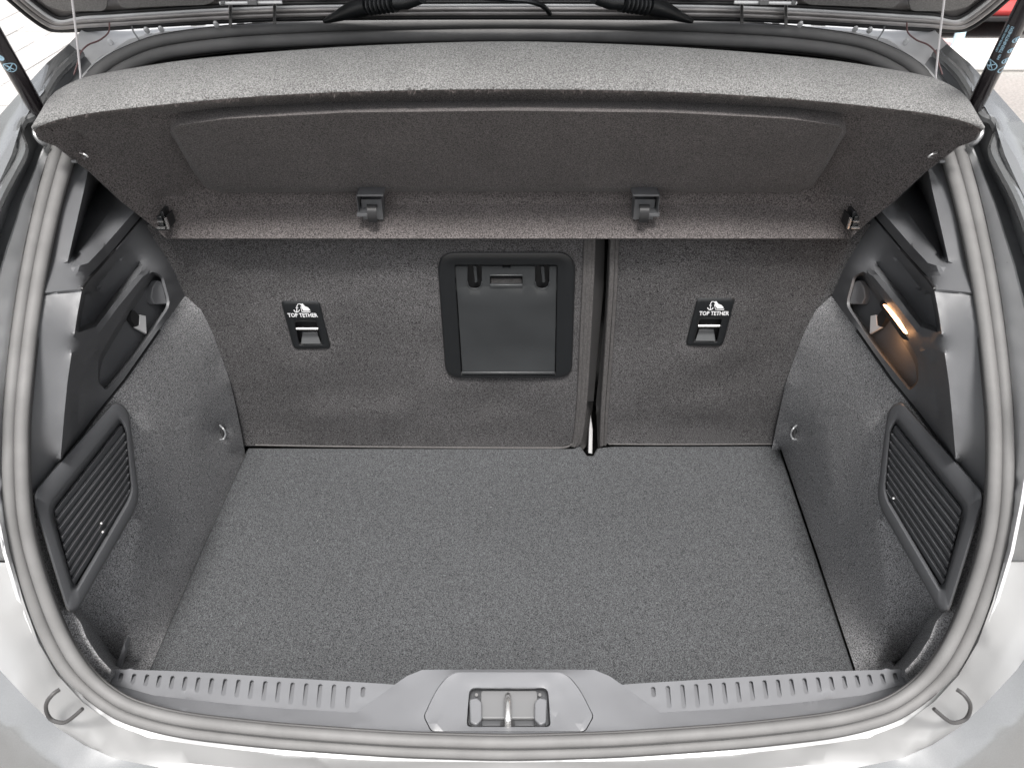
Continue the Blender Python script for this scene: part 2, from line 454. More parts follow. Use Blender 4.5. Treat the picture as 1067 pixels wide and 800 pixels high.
# carrier channel under the bulbs
link('seal_carrier', *patch(half(offloop(lambda i: widths(i)[0] * .95, .006)), [half(offloop(lambda i: -widths(i)[1] * .75, .010))], step=14, maxseg=14), M['seal'], car, solid=.004)

# body: jamb flange next to the seal, channel, outer skin
J0 = lambda i: widths(i)[0] + .2
ringA = offloop(lambda i: 9, .007)                                   # tucked under the outer bulb
def bodyline(lst): return [V(p) for p in lst]
L1 = [(529.5, 797, .452), (400, 795, .458), (300, 789, .464), (240, 783, .468), (193, 777, .474), (155, 771, .480), (118, 757, .488), (84, 734, .498),
      (58, 706, .512), (38, 672, .528), (22, 628, .545), (6, 575, .565), (-5, 520, .590), (-16, 450, .630), (-18, 400, .664), (-12, 340, .722), (3, 277, .794),
      (23, 213, .886), (42, 165, .963), (72, 100, 1.05), (96, 68, 1.11), (134, 42, 1.145), (170, 33, 1.165), (236, 29, 1.18), (300, 25, 1.19), (400, 20, 1.20), (529.5, 17, 1.205)]
link('opening_flange', *patch(half(L1), [half(ringA)], step=12, maxseg=12), M['paintjamb'], car, solid=.003, angle=60)
# rear quarter jamb on each side: grey channel with raised drain lip, outer edge
for MIR in (False, True):
    inner = [(-16, 450, .631), (-18, 400, .665), (-12, 340, .723), (3, 277, .795), (23, 213, .887), (42, 165, .964), (72, 100, 1.052), (96, 68, 1.112)]
    lipl = [(-66, 450, .59), (-56, 400, .62), (-44, 340, .68), (-26, 277, .75), (-4, 215, .835), (14, 180, .90), (24, 158, .935), (19, 140, .955), (24, 127, .975), (36, 120, .99), (48, 96, 1.04), (62, 76, 1.08), (84, 56, 1.13)]
    outl = [(-140, 450, .56), (-112, 400, .60), (-84, 340, .66), (-54, 277, .73), (-22, 213, .83), (0, 165, .90), (22, 128, .96), (40, 98, 1.02), (56, 70, 1.08), (72, 46, 1.13)]
    sinks = [(-40, 450, .645), (-34, 400, .68), (-26, 340, .74), (-10, 277, .81), (11, 213, .905), (34, 165, .98), (48, 125, 1.03), (70, 88, 1.085), (90, 62, 1.13)]
    link('quarter_channel', *patch([(a + 3, b, c + .005) for a, b, c in inner] + [(90, 60, 1.135)] + lipl[::-1], ctrl=[sinks], step=7), M['smoke'], car, solid=.003, angle=60)
    link('quarter_lip', *tube(smooth([(a, b, c - .006) for a, b, c in lipl], 4), .0062, 8), M['paint'], car)
    link('quarter_skin', *patch(lipl + outl[::-1], ctrl=[[((a[0] + b[0]) / 2, (a[1] + b[1]) / 2, (a[2] + b[2]) / 2 - .012) for a, b in zip(lipl[1:-1], outl)][:9]], step=8), M['paint'], car, solid=.004, angle=60)
    # rounded outer skin going down the flank
    down = [V(p) + Vector((-.11, .10, -.10)) * min(1, (len(outl) - 1 - k) / 4) for k, p in enumerate(outl)]
    o3 = [V(p) for p in outl]; n = len(o3); mid = [(a + b) / 2 + Vector((-.02, -.01, .03)) for a, b in zip(o3, down)]; mid = [a.lerp(m_, min(1, (n - 1 - k) / 4)) for k, (a, m_) in enumerate(zip(o3, mid))]
    vv = o3 + mid + down
    ff = [(k * n + i, k * n + i + 1, (k + 1) * n + i + 1, (k + 1) * n + i) for k in range(2) for i in range(n - 1)]
    link('outer_skin', vv, ff, M['paint'], car, solid=.003, angle=80)
    link('strut_bracket', *tube(smooth([PY(40, 125, .985), PY(36, 138, .97), PY(42, 148, .965), PY(48, 151, .97)], 4), .003, 8), M['smoke'], car)
    # roof corner behind the shelf
    cor = [(72, 46, 1.13), (90, 60, 1.135), (96, 68, 1.112), (134, 42, 1.146), (170, 33, 1.166), (236, 29, 1.181), (300, 25, 1.191), (300, 8, 1.24), (200, 12, 1.235), (120, 20, 1.22), (90, 26, 1.19)]
    link('roof_corner', *patch(cor, ctrl=[[(100, 50, 1.16), (150, 32, 1.19), (230, 22, 1.205)]], step=8), M['paintjamb'], car, solid=.003, angle=50)
    for bx, by in ((154, 33), (169, 32), (116, 45), (226, 27)):
        c0 = PY(bx, by, 1.155)
        link('bolt', *tube([c0, c0 + Vector((0, -.004, .004)), c0 + Vector((0, -.006, .006))], [.0035, .0035, .0018], 10), M['paintjamb'], car)
    link('seam_line', *tube(smooth([(137, 26, 1.17), (139, 33, 1.155), (145, 42, 1.15)], 4), .0012, 6), M['smoke'], car)
    # wiring hanging from the roof corner
    link('heater_wire', *tube(smooth([(114, 24, 1.12), (113, 34, 1.11), (104, 42, 1.10), (92, 47, 1.09), (84, 55, 1.08), (81, 66, 1.07), (77, 78, 1.06)], 5), .0011, 6), M['wire'], car)
MIR = False
# roof skin and cabin enclosure
rl = [V(p) for p in halfopen([(90, 26, 1.19), (120, 20, 1.22), (200, 12, 1.235), (300, 8, 1.24), (529.5, 4, 1.26)])]
rb = [Vector((p.x * .98, p.y + .9, p.z + .06)) for p in rl]
n = len(rl)
link('roof_skin', rl + rb, [(i, i + 1, n + i + 1, n + i) for i in range(n - 1)], M['paint'], car, solid=.006)
sh = merge(box((-.66, 1.22, .50), (-.64, 2.2, 1.26)), box((.64, 1.22, .50), (.66, 2.2, 1.26)), box((-.65, 1.26, 1.25), (-.53, 2.2, 1.265)), box((.53, 1.26, 1.25), (.65, 2.2, 1.265)), box((-.545, 1.27, 1.25), (-.53, 2.2, 1.385)), box((.53, 1.27, 1.25), (.545, 2.2, 1.385)), box((-.66, 2.2, .5), (.66, 2.22, 1.4)), box((-.66, .60, .50), (.66, 2.2, .52)),
           box((-.66, .62, .5), (-.645, 1.24, 1.24)), box((.645, .62, .5), (.66, 1.24, 1.24)), box((-.54, 1.27, 1.375), (.54, 2.2, 1.39)), box((-.6, .52, .3), (.6, .54, .76)))
link('cabin_shell', *sh, M['shadow'], car)
fl_ = [Vector((s * .70, y, z)) for s in (-1, 1) for y, z in ((.62, .3), (.62, .9), (2.3, .9), (2.3, .3))]
for sx in (-1, 1): link('lower_flank', *box((sx * .76, .75, .28), (sx * .70, 2.3, .95)), M['paint'], car, bevel=.02)

# bumper: top face around the lower seal, ridge, and the drop behind it
ridge = [(529.5, 830, .425), (420, 826, .427), (300, 815, .432), (230, 807, .437), (170, 800, .442), (120, 790, .448), (88, 776, .455), (60, 758, .463), (30, 730, .474), (0, 698, .488), (-34, 650, .51), (-50, 586, .54)]
inn = [(529.5, 794, .455), (400, 792, .461), (300, 786, .467), (240, 780, .471), (193, 774, .477), (155, 768, .483), (118, 754, .491), (86, 731, .501), (60, 703, .515), (40, 669, .531), (24, 625, .548), (13, 586, .567)]
def fullband(a, b):
    A = halfopen(a[::-1]); B = halfopen(b[::-1]); return A + B[::-1]
crease = halfopen([(70, 758, .468), (95, 777, .458), (140, 789, .452), (235, 799, .444), (330, 804, .438), (529.5, 811, .432)])
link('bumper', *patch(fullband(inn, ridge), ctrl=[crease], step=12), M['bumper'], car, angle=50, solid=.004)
drop = [(529.5, 1010, .375), (300, 1000, .38), (150, 960, .39), (60, 900, .40), (-20, 850, .42), (-120, 760, .45), (-190, 586, .50)]
mid_ = [(529.5, 880, .400), (300, 868, .405), (170, 845, .415), (90, 815, .425), (30, 780, .44), (-30, 730, .46), (-80, 650, .49), (-96, 586, .52)]
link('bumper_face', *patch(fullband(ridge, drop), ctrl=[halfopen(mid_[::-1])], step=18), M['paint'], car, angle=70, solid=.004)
bt = halfopen([V(p) for p in drop[::-1]]); bb_ = [Vector((p.x * .98, p.y + .02, .22)) for p in bt]; n = len(bt)
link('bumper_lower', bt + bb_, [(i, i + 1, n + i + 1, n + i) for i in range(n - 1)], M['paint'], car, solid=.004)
for MIR in (False, True):
    # tail lamp panel beside the seal, above the bumper joint
    tl = [(12, 584, .570), (4, 575, .566), (-6, 520, .591), (-17, 450, .631), (-60, 450, .602), (-140, 450, .562), (-180, 584, .50), (-96, 584, .523), (-50, 584, .543)]
    link('quarter_panel', *patch(tl, ctrl=[[(-50, 470, .58), (-60, 560, .535)]], step=12), M['paint'], car, solid=.004, angle=60)
    # buffer loops
    lp = [(62, 718, .500), (55, 723, .494), (49, 731, .489), (48, 739, .486), (52, 748, .484), (60, 752, .482), (68, 752, .482), (77, 746, .484), (86, 738, .488)]
    link('buffer_loop', *tube(smooth([(a, b, c - .024) for a, b, c in lp], 4), .0022, 8), M['vinyl'], car)
MIR = False

# ---------------------------------------------------------------- load floor
fz = .68
lf = [PZ(258, 466, fz), PZ(206, 580, fz), PZ(155, 697, fz), PZ(128, 760, fz), PZ(911, 760, fz), PZ(890, 697, fz), PZ(851, 580, fz), PZ(813, 468, fz), PZ(806, 462.5, fz),
      PZ(640, 464, fz), PZ(622, 466, fz), PZ(618, 474, fz), PZ(612, 474, fz), PZ(604, 462, fz), PZ(598, 466.5, fz), PZ(420, 466.5, fz)]
floor = link('load_floor', *prism(lf, Vector((0, 0, -.016))), M['carpet'], bevel=.004)
floor['label'] = 'flat charcoal carpeted load floor board behind the seats'; floor['category'] = 'floor board'

# ---------------------------------------------------------------- side linings, trims, grilles
GP = Plane(PX(122, 420, -.516), PX(143, 518, -.497), PX(36, 517, -.541))
def side(right):
    sidew = 'right' if right else 'left'
    X = lambda px, py, x: PX(px, py, -x)
    fr = [PZ(259.5, 467, .676), PZ(207.5, 581, .676), PZ(157, 697, .676), PZ(148, 716, .676)]
    if right:     # the right floor edge sits a little further in (built mirrored)
        fr = [PZ(1059 - 814, 468, .676), PZ(1059 - 852.3, 580, .676), PZ(1059 - 891.3, 697, .676), PZ(1059 - 897, 716, .676)]
    top = [(194, 307, 1.06), X(165, 345, .508), X(130, 395, .520), X(100, 432, .532), X(62, 484, .541), (33, 517, .642)]
    sealside = [(36, 555, .617), (47, 597, .597), (58, 622, .582), (72, 663, .556), (88, 690, .540), (108, 712, .535), (122, 722, .545)]
    seatside = [(256, 474, 1.085), (251, 449, 1.085), (246, 425, 1.08), (240, 398, 1.075), (232, 375, 1.07), (223, 351, 1.065), (218, 336, 1.065), (211, 322, 1.062)]
    rim = [(66, 634, .578), (76, 638, .575), (84, 648, .567), (90, 664, .556), (103, 684, .545), (116, 698, .535)]
    pocket = [X(80, 630, .552), X(92, 645, .558), X(104, 663, .562), X(116, 681, .562), X(126, 691, .558)]
    cr = [X(144, 540, .500), X(138, 575, .507), X(135, 610, .513), X(134, 650, .522), X(137, 690, .532)]
    ctr = [rim, pocket, cr, [X(198, 430, .500), X(192, 500, .500), X(178, 580, .504), X(162, 640, .509)], [X(150, 440, .508), X(150, 500, .503)],
           [X(236, 428, .4885)]]
    hk = [(225.5, 440, 1.02), (227, 447, 1.02), (226, 456, 1.01)]
    ctr.append([X(232, 440, .4945), X(233, 449, .502), X(233, 458, .4945)])
    lin = link('side_lining', *patch([seatside[0]] + seatside[1:] + top + sealside + fr[::-1], ctrl=ctr, step=7), M['lining'], car, solid=.004, angle=50,
               label='grey carpeted lining on the %s wall of the boot' % sidew)
    # bag hook wire in its dimple
    link('lashing_eye', *tube(smooth([X(229, 443, .492), X(233, 447, .484), X(235, 452, .483), X(233, 457, .487), X(229, 458, .492)], 4), .0016, 7), M['smoke'], lin)
    link('lashing_seat', *tube([X(231, 445, .499), X(231.5, 456, .499)], .006, 10), M['black'], lin)
    # --- lower plastic trim with ledge and long recess
    e1 = [(85, 304, .805), (80.5, 328, .783), (77.5, 348, .766)]
    e2 = [(73, 369, .744), (70, 400, .718), (67, 431, .695), (63, 478, .668)]
    out = [(194, 308, 1.062), X(181, 262, .512), X(165, 222, .520), X(148, 228, .528), X(120, 262, .530), (90, 295, .835), (85, 304, .805), (45, 308, .788), (37, 350, .741), (31, 400, .698), (28.5, 450, .664), (29, 490, .640), (33, 516, .630)] + [X(61, 484, .539), X(99, 432, .530), X(129, 395, .518), X(164, 345, .506)]
    rec = [(a, b) for a, b in rr([(158, 282), (170, 288), (178, 318), (146, 364), (111, 408), (102, 398), (102, 374), (126, 332)], [4, 4, 8, 20, 5, 5, 8, 10], 3)]
    TP = Plane(X(165, 345, .507), X(105, 400, .526), X(150, 250, .516))
    rim_ = [TP(a, b) for a, b in rec]
    lineA = e1 + [X(100, 340.5, .520), X(122, 312, .5175), X(147, 283, .513)]
    lineB = [X(149, 288, .5105), X(123, 320, .5145), X(98, 353.5, .5165), (74.5, 368, .746)] + e2[1:]
    deepA = [X(89.5, 306, .540), X(85, 328, .546), X(83.5, 341, .546), X(98, 335, .543), X(119, 307, .541), X(143, 278, .533)]
    deepB = [X(100, 300, .546), X(124, 270, .538)]
    tr = link('side_trim', *patch(out, [rim_], [lineA, lineB, deepA, deepB, [X(84, 400, .5215), X(79, 440, .527)], [X(86, 378, .520), X(99, 366, .5175)]], step=5), M['plastic'], car, solid=.004, angle=24,
              label='dark grained plastic trim below the shelf on the %s side' % sidew)
    cxr, cyr = 140, 345
    inn1 = []
    for a, b in rec:
        da, db = cxr + (a - cxr) * .0 , cyr
        # shrink towards the long axis of the recess
        t = max(0, min(1, ((a - 108) * 60 + (b - 396) * -95) / (60 * 60 + 95 * 95))); ax, ay = 108 + 60 * t, 396 - 95 * t
        inn1.append((a + (ax - a) * .28, b + (ay - b) * .28))
    inn3 = [TP(a, b, -.022) for a, b in inn1]
    n = len(rim_); bf = patch(inn3, step=8)
    wall = (rim_ + inn3, [(i, (i + 1) % n, n + (i + 1) % n, n + i) for i in range(n)])
    link('trim_recess', *merge(wall, bf), M['plastic'], tr, angle=30)
    # pale facet at the top of the recess
    q = [TP(159, 300, -.012), TP(164, 292, -.008), TP(169, 293, -.006), TP(175, 317, -.004), TP(161, 317, -.012), TP(157, 310, -.016)]
    link('recess_wedge', *prism(q, -TP.n * .01), M['plastic'], tr, bevel=.0015)
    # hook opening: dark mouth and pale sheet metal
    q = [TP(a, b, -.014) for a, b in rr([(139, 322), (146, 330), (147, 339), (143, 342), (136, 333), (136, 326)], 3, 3)]
    link('hook_mouth', *prism(q, -TP.n * .007), M['black'], tr)
    q = [TP(146.5, 328, -.0125), TP(152, 329, -.0125), TP(153, 348, -.0115), TP(141, 341, -.0125), TP(145.5, 339, -.0125)]
    link('hook_plate', *prism(q, -TP.n * .004), M['tab'], tr, bevel=.0005)
    if right:
        q = [TP(a, b, .004) for a, b in rr([(138, 317), (139.3, 317.5), (135, 323), (117, 347), (114, 348), (114, 344), (124, 331)], 1.2, 2)]
        lp = link('load_lamp', *prism(q, -TP.n * .006), M['lens'], tr, bevel=.001, label='small lit boot lamp glowing orange')
        pl_ = bpy.data.lights.new('boot_lamp_glow', 'POINT'); pl_.energy = .03; pl_.color = (1, .48, .2); pl_.shadow_soft_size = .006
        po = bpy.data.objects.new('boot_lamp_glow', pl_); C.objects.link(po); q0 = TP(125, 350, -.005); po.location = (-q0.x, q0.y, q0.z)
        q = [TP(a, b, .001) for a, b in rr([(141, 312), (143, 318), (118, 354), (108, 355), (110, 343), (122, 328)], 3, 2)]
        link('lamp_housing', *prism(q, -TP.n * .012), M['dark'], tr)
    # --- upper pillar trim with scooped hollow
    seamY = [(46, 305, .789), (84, 301, .807), (89, 293, .838), X(119, 259, .531), X(147, 225.5, .529)]
    up = [(160, 205, 1.12), (120, 165, 1.10), (92, 150, 1.06), (74, 163, 1.0), (60, 215, .908), (49, 270, .838)]
    edge = [(92, 176, .99), (87, 200, .947), (79, 235, .893), (70.5, 272, .842)]
    deep = [(104, 190, 1.13), (92, 215, 1.07), (84, 240, .99), (76, 266, .895)]
    front = [(79, 278, .838), (92, 274, .848), (110, 255, .93), (130, 232, .99), (148, 212, 1.06)]
    back = [(83, 262, .880), (100, 240, .96), (118, 215, 1.04), (132, 195, 1.10)]
    link('pillar_trim', *patch(seamY + up, ctrl=[edge, deep, front, back], step=5), M['plastic'], car, solid=.004, angle=22,
         label='pillar trim with a scooped hollow on the %s side' % sidew)
    link('trim_gap', *tube([V(p) - Vector((0, -.004, 0)) for p in [(45, 306.5, .790), (84, 302.5, .807), (89.5, 294, .838), X(119.5, 260.5, .533), X(148, 227, .531)]], .0022, 6), M['black'], car)
    link('lining_gap', *tube([V(p) + Vector((0, .002, 0)) for p in [X(165, 345, .509), X(130, 395, .521), X(100, 432, .532), X(61, 485, .542), (32, 518, .644)]], .0028, 6), M['black'], car)
    # --- louvred grille
    go = rr([(120, 417), (134, 426), (145, 516), (141, 531), (80, 637), (70, 637), (35, 525), (35, 512)], [7, 12, 10, 8, 6, 6, 7, 7], 4)
    gi = rr([(125.5, 441), (131, 450), (136, 508), (133, 519), (80, 609), (76, 609), (56, 539), (57, 528)], [2, 5, 4, 5, 2, 2, 4, 4], 4)
    gr = thing_part = link('side_grille', *ringframe(go, gi, GP, [(0, -.012), (-.01, .005), (.05, .0105), (.16, .0125), (.70, .0125), (.78, .0112), (1.0, .000), (1.0, -.006)]), M['grille'], car, angle=50,
              label='black louvred grille with rounded frame on the %s wall' % sidew)
    link('grille_back', *patch([GP(a, b, -.006) for a, b in gi], step=20), M['black'], gr, solid=.002)
    Ls = (57.5, 529); Le = (77.5, 610); Rs = (125.5, 441); Re = (136, 512)
    NS = 9
    for k in range(NS):
        f0, f1 = k / NS, (k + 1) / NS
        def LL(f): return (Ls[0] + (Le[0] - Ls[0]) * f, Ls[1] + (Le[1] - Ls[1]) * f)
        def RR(f): return (float(np.interp(f, [0, .15, 1], [125.5, 131.8, 136.5])), float(np.interp(f, [0, .15, 1], [441, 452, 516])))
        a, b = LL(f0), RR(f0); c, d = RR(f1), LL(f1)
        c2 = (b[0] + (c[0] - b[0]) * .30, b[1] + (c[1] - b[1]) * .30); d2 = (a[0] + (d[0] - a[0]) * .30, a[1] + (d[1] - a[1]) * .30)
        vs = [GP(*a, -.004), GP(*b, -.004), GP(*c2, .006), GP(*d2, .006), GP(*c, .000), GP(*d, .000)]
        vs2 = [v - GP.n * .003 for v in vs]
        vv = vs + vs2
        link('slat', vv, [(0, 3, 2, 1), (3, 5, 4, 2), (6, 7, 8, 9), (9, 8, 10, 11), (0, 1, 7, 6), (4, 5, 11, 10), (0, 6, 9, 3), (3, 9, 11, 5), (1, 2, 8, 7), (2, 4, 10, 8)], M['grille'], gr, bevel=.0008, angle=30)
    pins = [(105.5, 545), (107, 554)] if not right else [(128, 519)]
    for a, b in pins:
        link('clip_pin', *tube([GP(a, b, .004), GP(a, b, .009), GP(a, b, .010)], [.0022, .002, .001], 8), M['steel'], gr)
    if not right:
        # loose plastic tab standing at the end of the sill
        link('floor_tab', *prism([PY(118, 700, .60), PY(129, 671, .61), PY(131, 675, .61), PY(124, 701, .60)], Vector((.001, .014, 0))), M['sill'], car, bevel=.0006)
for MIR, rgt in ((False, False), (True, True)):
    side(rgt)
MIR = False

# ---------------------------------------------------------------- sill scuff plate
SP = Plane(PZ(300, 707, .788), PZ(700, 707, .788), PY(529.5, 764, .478))
top_l = [(118, 697), (160, 698), (200, 699.5), (300, 706), (400, 712)]
fold = [(116, 712), (160, 724), (240, 733), (300, 738), (371, 742), (411, 713.5)]
sealin = [(111, 712, .525), (126, 724, .512), (144, 733, .503), (189, 745, .494), (240, 751, .487), (300, 757, .481), (400, 764, .475), (529.5, 767, .470)]
ridge_s = [SP(a, b) for a, b in fold]
plate_l = [(411, 713), (433, 699), (440, 697.5), (529.5, 697)]
def strip_slots():
    xs = [126.5, 140, 153.5, 166.5, 180, 193.5, 207, 221, 234.8, 248.7, 262.6, 276.6, 290.8, 305, 319.4, 333.8, 348.2, 363.2, 378.5]
    out = []
    for x in xs:
        if x < 335: y0, y1 = 700.5 + (x - 126) * .0555, 711 + (x - 126) * .125
        elif x < 350: y0, y1 = 712.5, 738
        elif x < 370: y0, y1 = 714, 737.5
        else: y0, y1 = 715, 726
        out.append((x, y0, y1))
    return out
slots = strip_slots()
def slotloop(x, y0, y1, w=2.3):
    lean = -.10 * (529.5 - x) / 400 * (y1 - y0) * 1.6
    return [(x - w, y0 + 1.5), (x - w * .4, y0), (x + w * .4, y0), (x + w, y0 + 1.5), (x + w + lean, y1 - 1.5), (x + w * .4 + lean, y1), (x - w * .4 + lean, y1), (x - w + lean, y1 - 1.5)]
sill = None
for MIR in (False, True):
    holes = [[SP(a, b) for a, b in slotloop(*s)] for s in slots]
    outer = [SP(a, b) for a, b in top_l] + [SP(411, 713)] + [SP(a, b) for a, b in fold[::-1][1:]]
    sp_ = link('scuff_plate', *patch(outer, holes, step=9, maxseg=9), M['sill'], car, solid=.002, angle=40,
               label='slotted grey scuff strip on the %s half of the sill' % ('right' if MIR else 'left'))
    if sill is None: sill = sp_
    for s in slots:
        lp3 = [SP(a, b) for a, b in slotloop(*s)]
        dp = [-.008] * 4 + [-.0002] * 4
        flr = [SP(a, b, d) for (a, b), d in zip(slotloop(*s), dp)]
        n = 8
        vv = lp3 + flr; ff = [(i, (i + 1) % n, n + (i + 1) % n, n + i) for i in range(n)] + [tuple(range(n, 2 * n))]
        o = link('slot', vv, ff, M['sill'], sp_, angle=30)
# lower apron between fold and seal, with the raised centre plinth
MIR = False
fh = [SP(118, 697, -.002), SP(116, 712, -.0005), SP(160, 724, -.0005), SP(240, 733, -.0005), SP(300, 738, -.0005), SP(371, 742, -.0005), SP(411, 713, 0), SP(424, 704, .004), SP(440, 697.5, .006), SP(529.5, 697, .006)]
LATCH = Plane(SP(487, 700, .010), SP(572, 700, .010), SP(529, 762, .004))
lo_full = halfopen([V(p) for p in sealin])
up_full = halfopen(fh[1:])
rec_l = rr([(489, 716), (571, 716), (573, 742), (574, 757), (486, 757), (487, 742)], [7, 7, .1, 5, 5, .1], 4)
cov = rr([(470, 700), (589, 700), (604, 716), (619, 746), (610, 762), (449, 762), (441, 746), (455, 716)], [9, 9, 14, 4, 4, 4, 4, 14], 4)
LC = lambda a, b, off=0: LATCH(a, b, off)
def HH(b): return float(np.interp(b, [699, 716, 742, 762], [0, 0, 0, 0]))
cov3 = [LC(a, b, HH(b)) for a, b in cov]
c2 = [(a + (529.5 - a) * .012, b + (732 - b) * .02) for a, b in cov]
step_line = halfopen([SP(403, 762, .001), SP(424, 746, .003), SP(442, 745, .004)])[:3]
def mirp(l): return [Vector((-p.x, p.y, p.z)) for p in l]
cl1 = [SP(371, 742, -.0004), SP(396, 742, .0), SP(424, 722, .006), SP(436, 714, .010)]
cl2 = [SP(406, 761, -.001), SP(421, 746, .004), SP(435, 745.5, .005)]
cl3 = [SP(170, 732, -.002), SP(240, 741, -.006), SP(320, 747, -.007), SP(390, 752, -.005)]
link('sill_apron', *patch(lo_full + up_full[::-1], [cov3], [], step=7), M['sill'], car, solid=.005, angle=35)
lc = link('latch_cover', *patch([LC(a, b, HH(b) - .0003) for a, b in c2], [[LC(a, b, HH(b) - .0015) for a, b in rec_l]],
          step=8), M['sill'], car, solid=.004, angle=12,
          label='rounded cover around the boot lock striker in the middle of the sill')
n = len(rec_l); r0 = [LC(a, b, HH(b) - .002) for a, b in rec_l]; r1 = [LC(529.5 + (a - 529.5) * .96, 738 + (b - 738) * .93, -.030) for a, b in rec_l]
link('latch_well', r0 + r1, [(i, (i + 1) % n, n + (i + 1) % n, n + i) for i in range(n)] + [tuple(range(n, 2 * n))], M['grille'], lc, angle=30)
link('well_plate', *prism([LC(a, b, -.018) for a, b in rr([(501, 719), (560, 719), (560, 748), (501, 748)], 3, 3)], -LATCH.n * .006), M['whiteplastic'], lc, bevel=.001)
for MIR in (False, True):
    link('well_cheek', *prism([LC(a, b, -.004) for a, b in rr([(489, 728), (497, 726), (502, 731), (502, 749), (496, 755), (490, 752)], 2, 3)], -LATCH.n * .02), M['sill'], lc, bevel=.0015)
    link('well_screw', *tube([LC(496.5, 723.5, -.012), LC(496.5, 723.5, -.014)], .002, 8), M['black'], lc)
MIR = False
link('striker', *tube(smooth([LC(529.3, 757, -.028), LC(529.3, 756, -.004), LC(529.3, 750, .006), LC(529.3, 733, .008), LC(529.3, 727, .002), LC(529.3, 724, -.024)], 5), .0042, 12), M['steel'], lc)
link('striker_hole', *prism([LC(a, b, -.0245) for a, b in rr([(522, 749), (536, 749), (537, 756), (521, 756)], 2, 3)], -LATCH.n * .002), M['black'], lc)

# ---------------------------------------------------------------- seat backrests
TH = R(6)
SO = Vector((0, 1.093, .68)); SU = Vector((0, -math.sin(TH), math.cos(TH)))
S = Plane(SO, SO + Vector((1, 0, 0)), SO + SU)
def seat(name, label, px_poly, cover_ctrl, strips):
    c = V(S(*px_poly[0])); t = thing(name, label, 'seat backrest', (S(px_poly[-1][0], 463).x, 1.10, .68))
    return t
wide = thing('seat_backrest', 'wider carpet backed seat backrest on the left, with the hatch panel', 'seat backrest', (-.15, 1.12, .68))
narrow = thing('seat_backrest', 'narrower carpet backed seat backrest on the right of the gap', 'seat backrest', (.28, 1.12, .68))
def clamp_top(px): return (px, 236)
hatch_o = rr([(455, 263), (600, 263), (596, 393.5), (464.5, 393.5)], [20, 20, 15, 15], 6)
hatch_i = rr([(473.5, 276), (581, 276), (579, 391), (480.5, 391)], [3, 3, 2, 2], 6)
teth_o = rr([(292.5, 313.5), (332.5, 313.5), (345, 363), (306, 363.5)], [4, 4, 5, 5], 4)
teth_h = rr([(306.5, 334.5), (330, 334.5), (336, 359), (312, 359.5)], 2, 4)
w_out = [S(140, 234), S(140, 463.5, .002), S(262, 464.5, -.002), S(420, 466.5, -.002), S(590, 467, -.002), S(595.5, 465, 0), S(598.5, 455), S(603, 415), S(606, 350), S(609, 290), S(611, 234)]
def H(l, surf=S, off=0): return [surf(a, b, off) for a, b in l]
wtop = [S(140, 234), S(611, 234)]
und = [[S(250, 280, -.0025), S(330, 282, -.004), S(420, 279, -.002)], [S(220, 268, .001), S(400, 268, .001)], [S(500, 425, -.003), S(540, 430, -.001)], [S(330, 430, .002), S(420, 420, .002)]]
link('back_panel', *patch(w_out, [H([(a + (529 - a) * .03, b + (328 - b) * .03) for a, b in hatch_o]), H([(319 + (a - 319) * .9, 338 + (b - 338) * .9) for a, b in teth_o])], und, step=14, maxseg=8), M['seat'], wide, solid=.03, angle=50)
link('piping', *tube(smooth([S(266, 463.5, .002), S(350, 465, .002), S(450, 466, .002), S(560, 466.5, .002), S(588, 466, .003), S(595, 463, .003)], 4), .0018, 8), M['binding'], wide)
for dx, rr_ in ((0, .0022), (4.0, .0030), (8.0, .0022)):
    link('piping', *tube(smooth([S(611 + dx, 234, .001), S(609 + dx, 290, .001), S(606 + dx * 1.0, 350, .002), S(603 + dx * .9, 415, .002), S(599 + dx * .8, 455, .001), S(596 + dx * .6, 464, 0)], 5), rr_ * 1.6, 8), M['binding'], wide)
def strip(loop, m, par, nm='side_fabric'):
    link(nm, *patch(loop, step=6), m, par, solid=.004, angle=50)
strip([S(619, 234, -.004), S(630.5, 234, -.022), S(629, 300, -.022), S(623.5, 360, -.022), S(618.5, 418, -.022), S(608, 418, -.004), S(614, 350, -.004), S(617, 290, -.004)], M['vinyl'], wide)
strip([S(609, 417, -.004), S(618, 419, -.04), S(615.5, 440, -.05), S(612, 463, -.05), S(608, 468, -.02), S(600, 466, -.004), S(604, 445, -.003)], M['binding'], wide)
link('back_core', *prism([S(150, 236, -.032), S(150, 470, -.032), S(612, 470, -.05), S(629, 236, -.05)], Vector((0, .07, 0))), M['vinyl'], wide, bevel=.006)
n_out = [S(920, 234), S(644, 234), S(641.5, 300), S(637, 370), S(632.5, 430), S(631, 462, 0), S(700, 463), S(812, 463), S(920, 462)]
n2 = [(1059 - a, b - 3) for a, b in teth_o]
link('back_panel', *patch(n_out, [H([(740 + (a - 740) * .9, 335 + (b - 335) * .9) for a, b in n2])], [[S(700, 270, .001), S(800, 268, .001)], [S(700, 420, .002), S(780, 400, -.002)]], step=14, maxseg=8), M['seat'], narrow, solid=.03, angle=50)
for dx, rr_ in ((0, .002), (-4.5, .0028)):
    link('piping', *tube(smooth([S(643.5 + dx, 234, .001), S(641 + dx, 300, .002), S(636.5 + dx, 370, .002), S(632 + dx * .9, 430, .002), S(630.5 + dx * .8, 463, .001)], 5), rr_ * 1.6, 8), M['binding'], narrow)
strip([S(637, 234, -.004), S(634.5, 234, -.018), S(630, 330, -.018), S(621, 420, -.018), S(623, 466, -.018), S(626, 466, -.004), S(627, 430, -.004), S(633, 350, -.004)], M['vinyl'], narrow)
link('piping', *tube(smooth([S(634, 462.5, .001), S(700, 463, .001), S(806, 462.5, .001)], 4), .0014, 8), M['binding'], narrow)
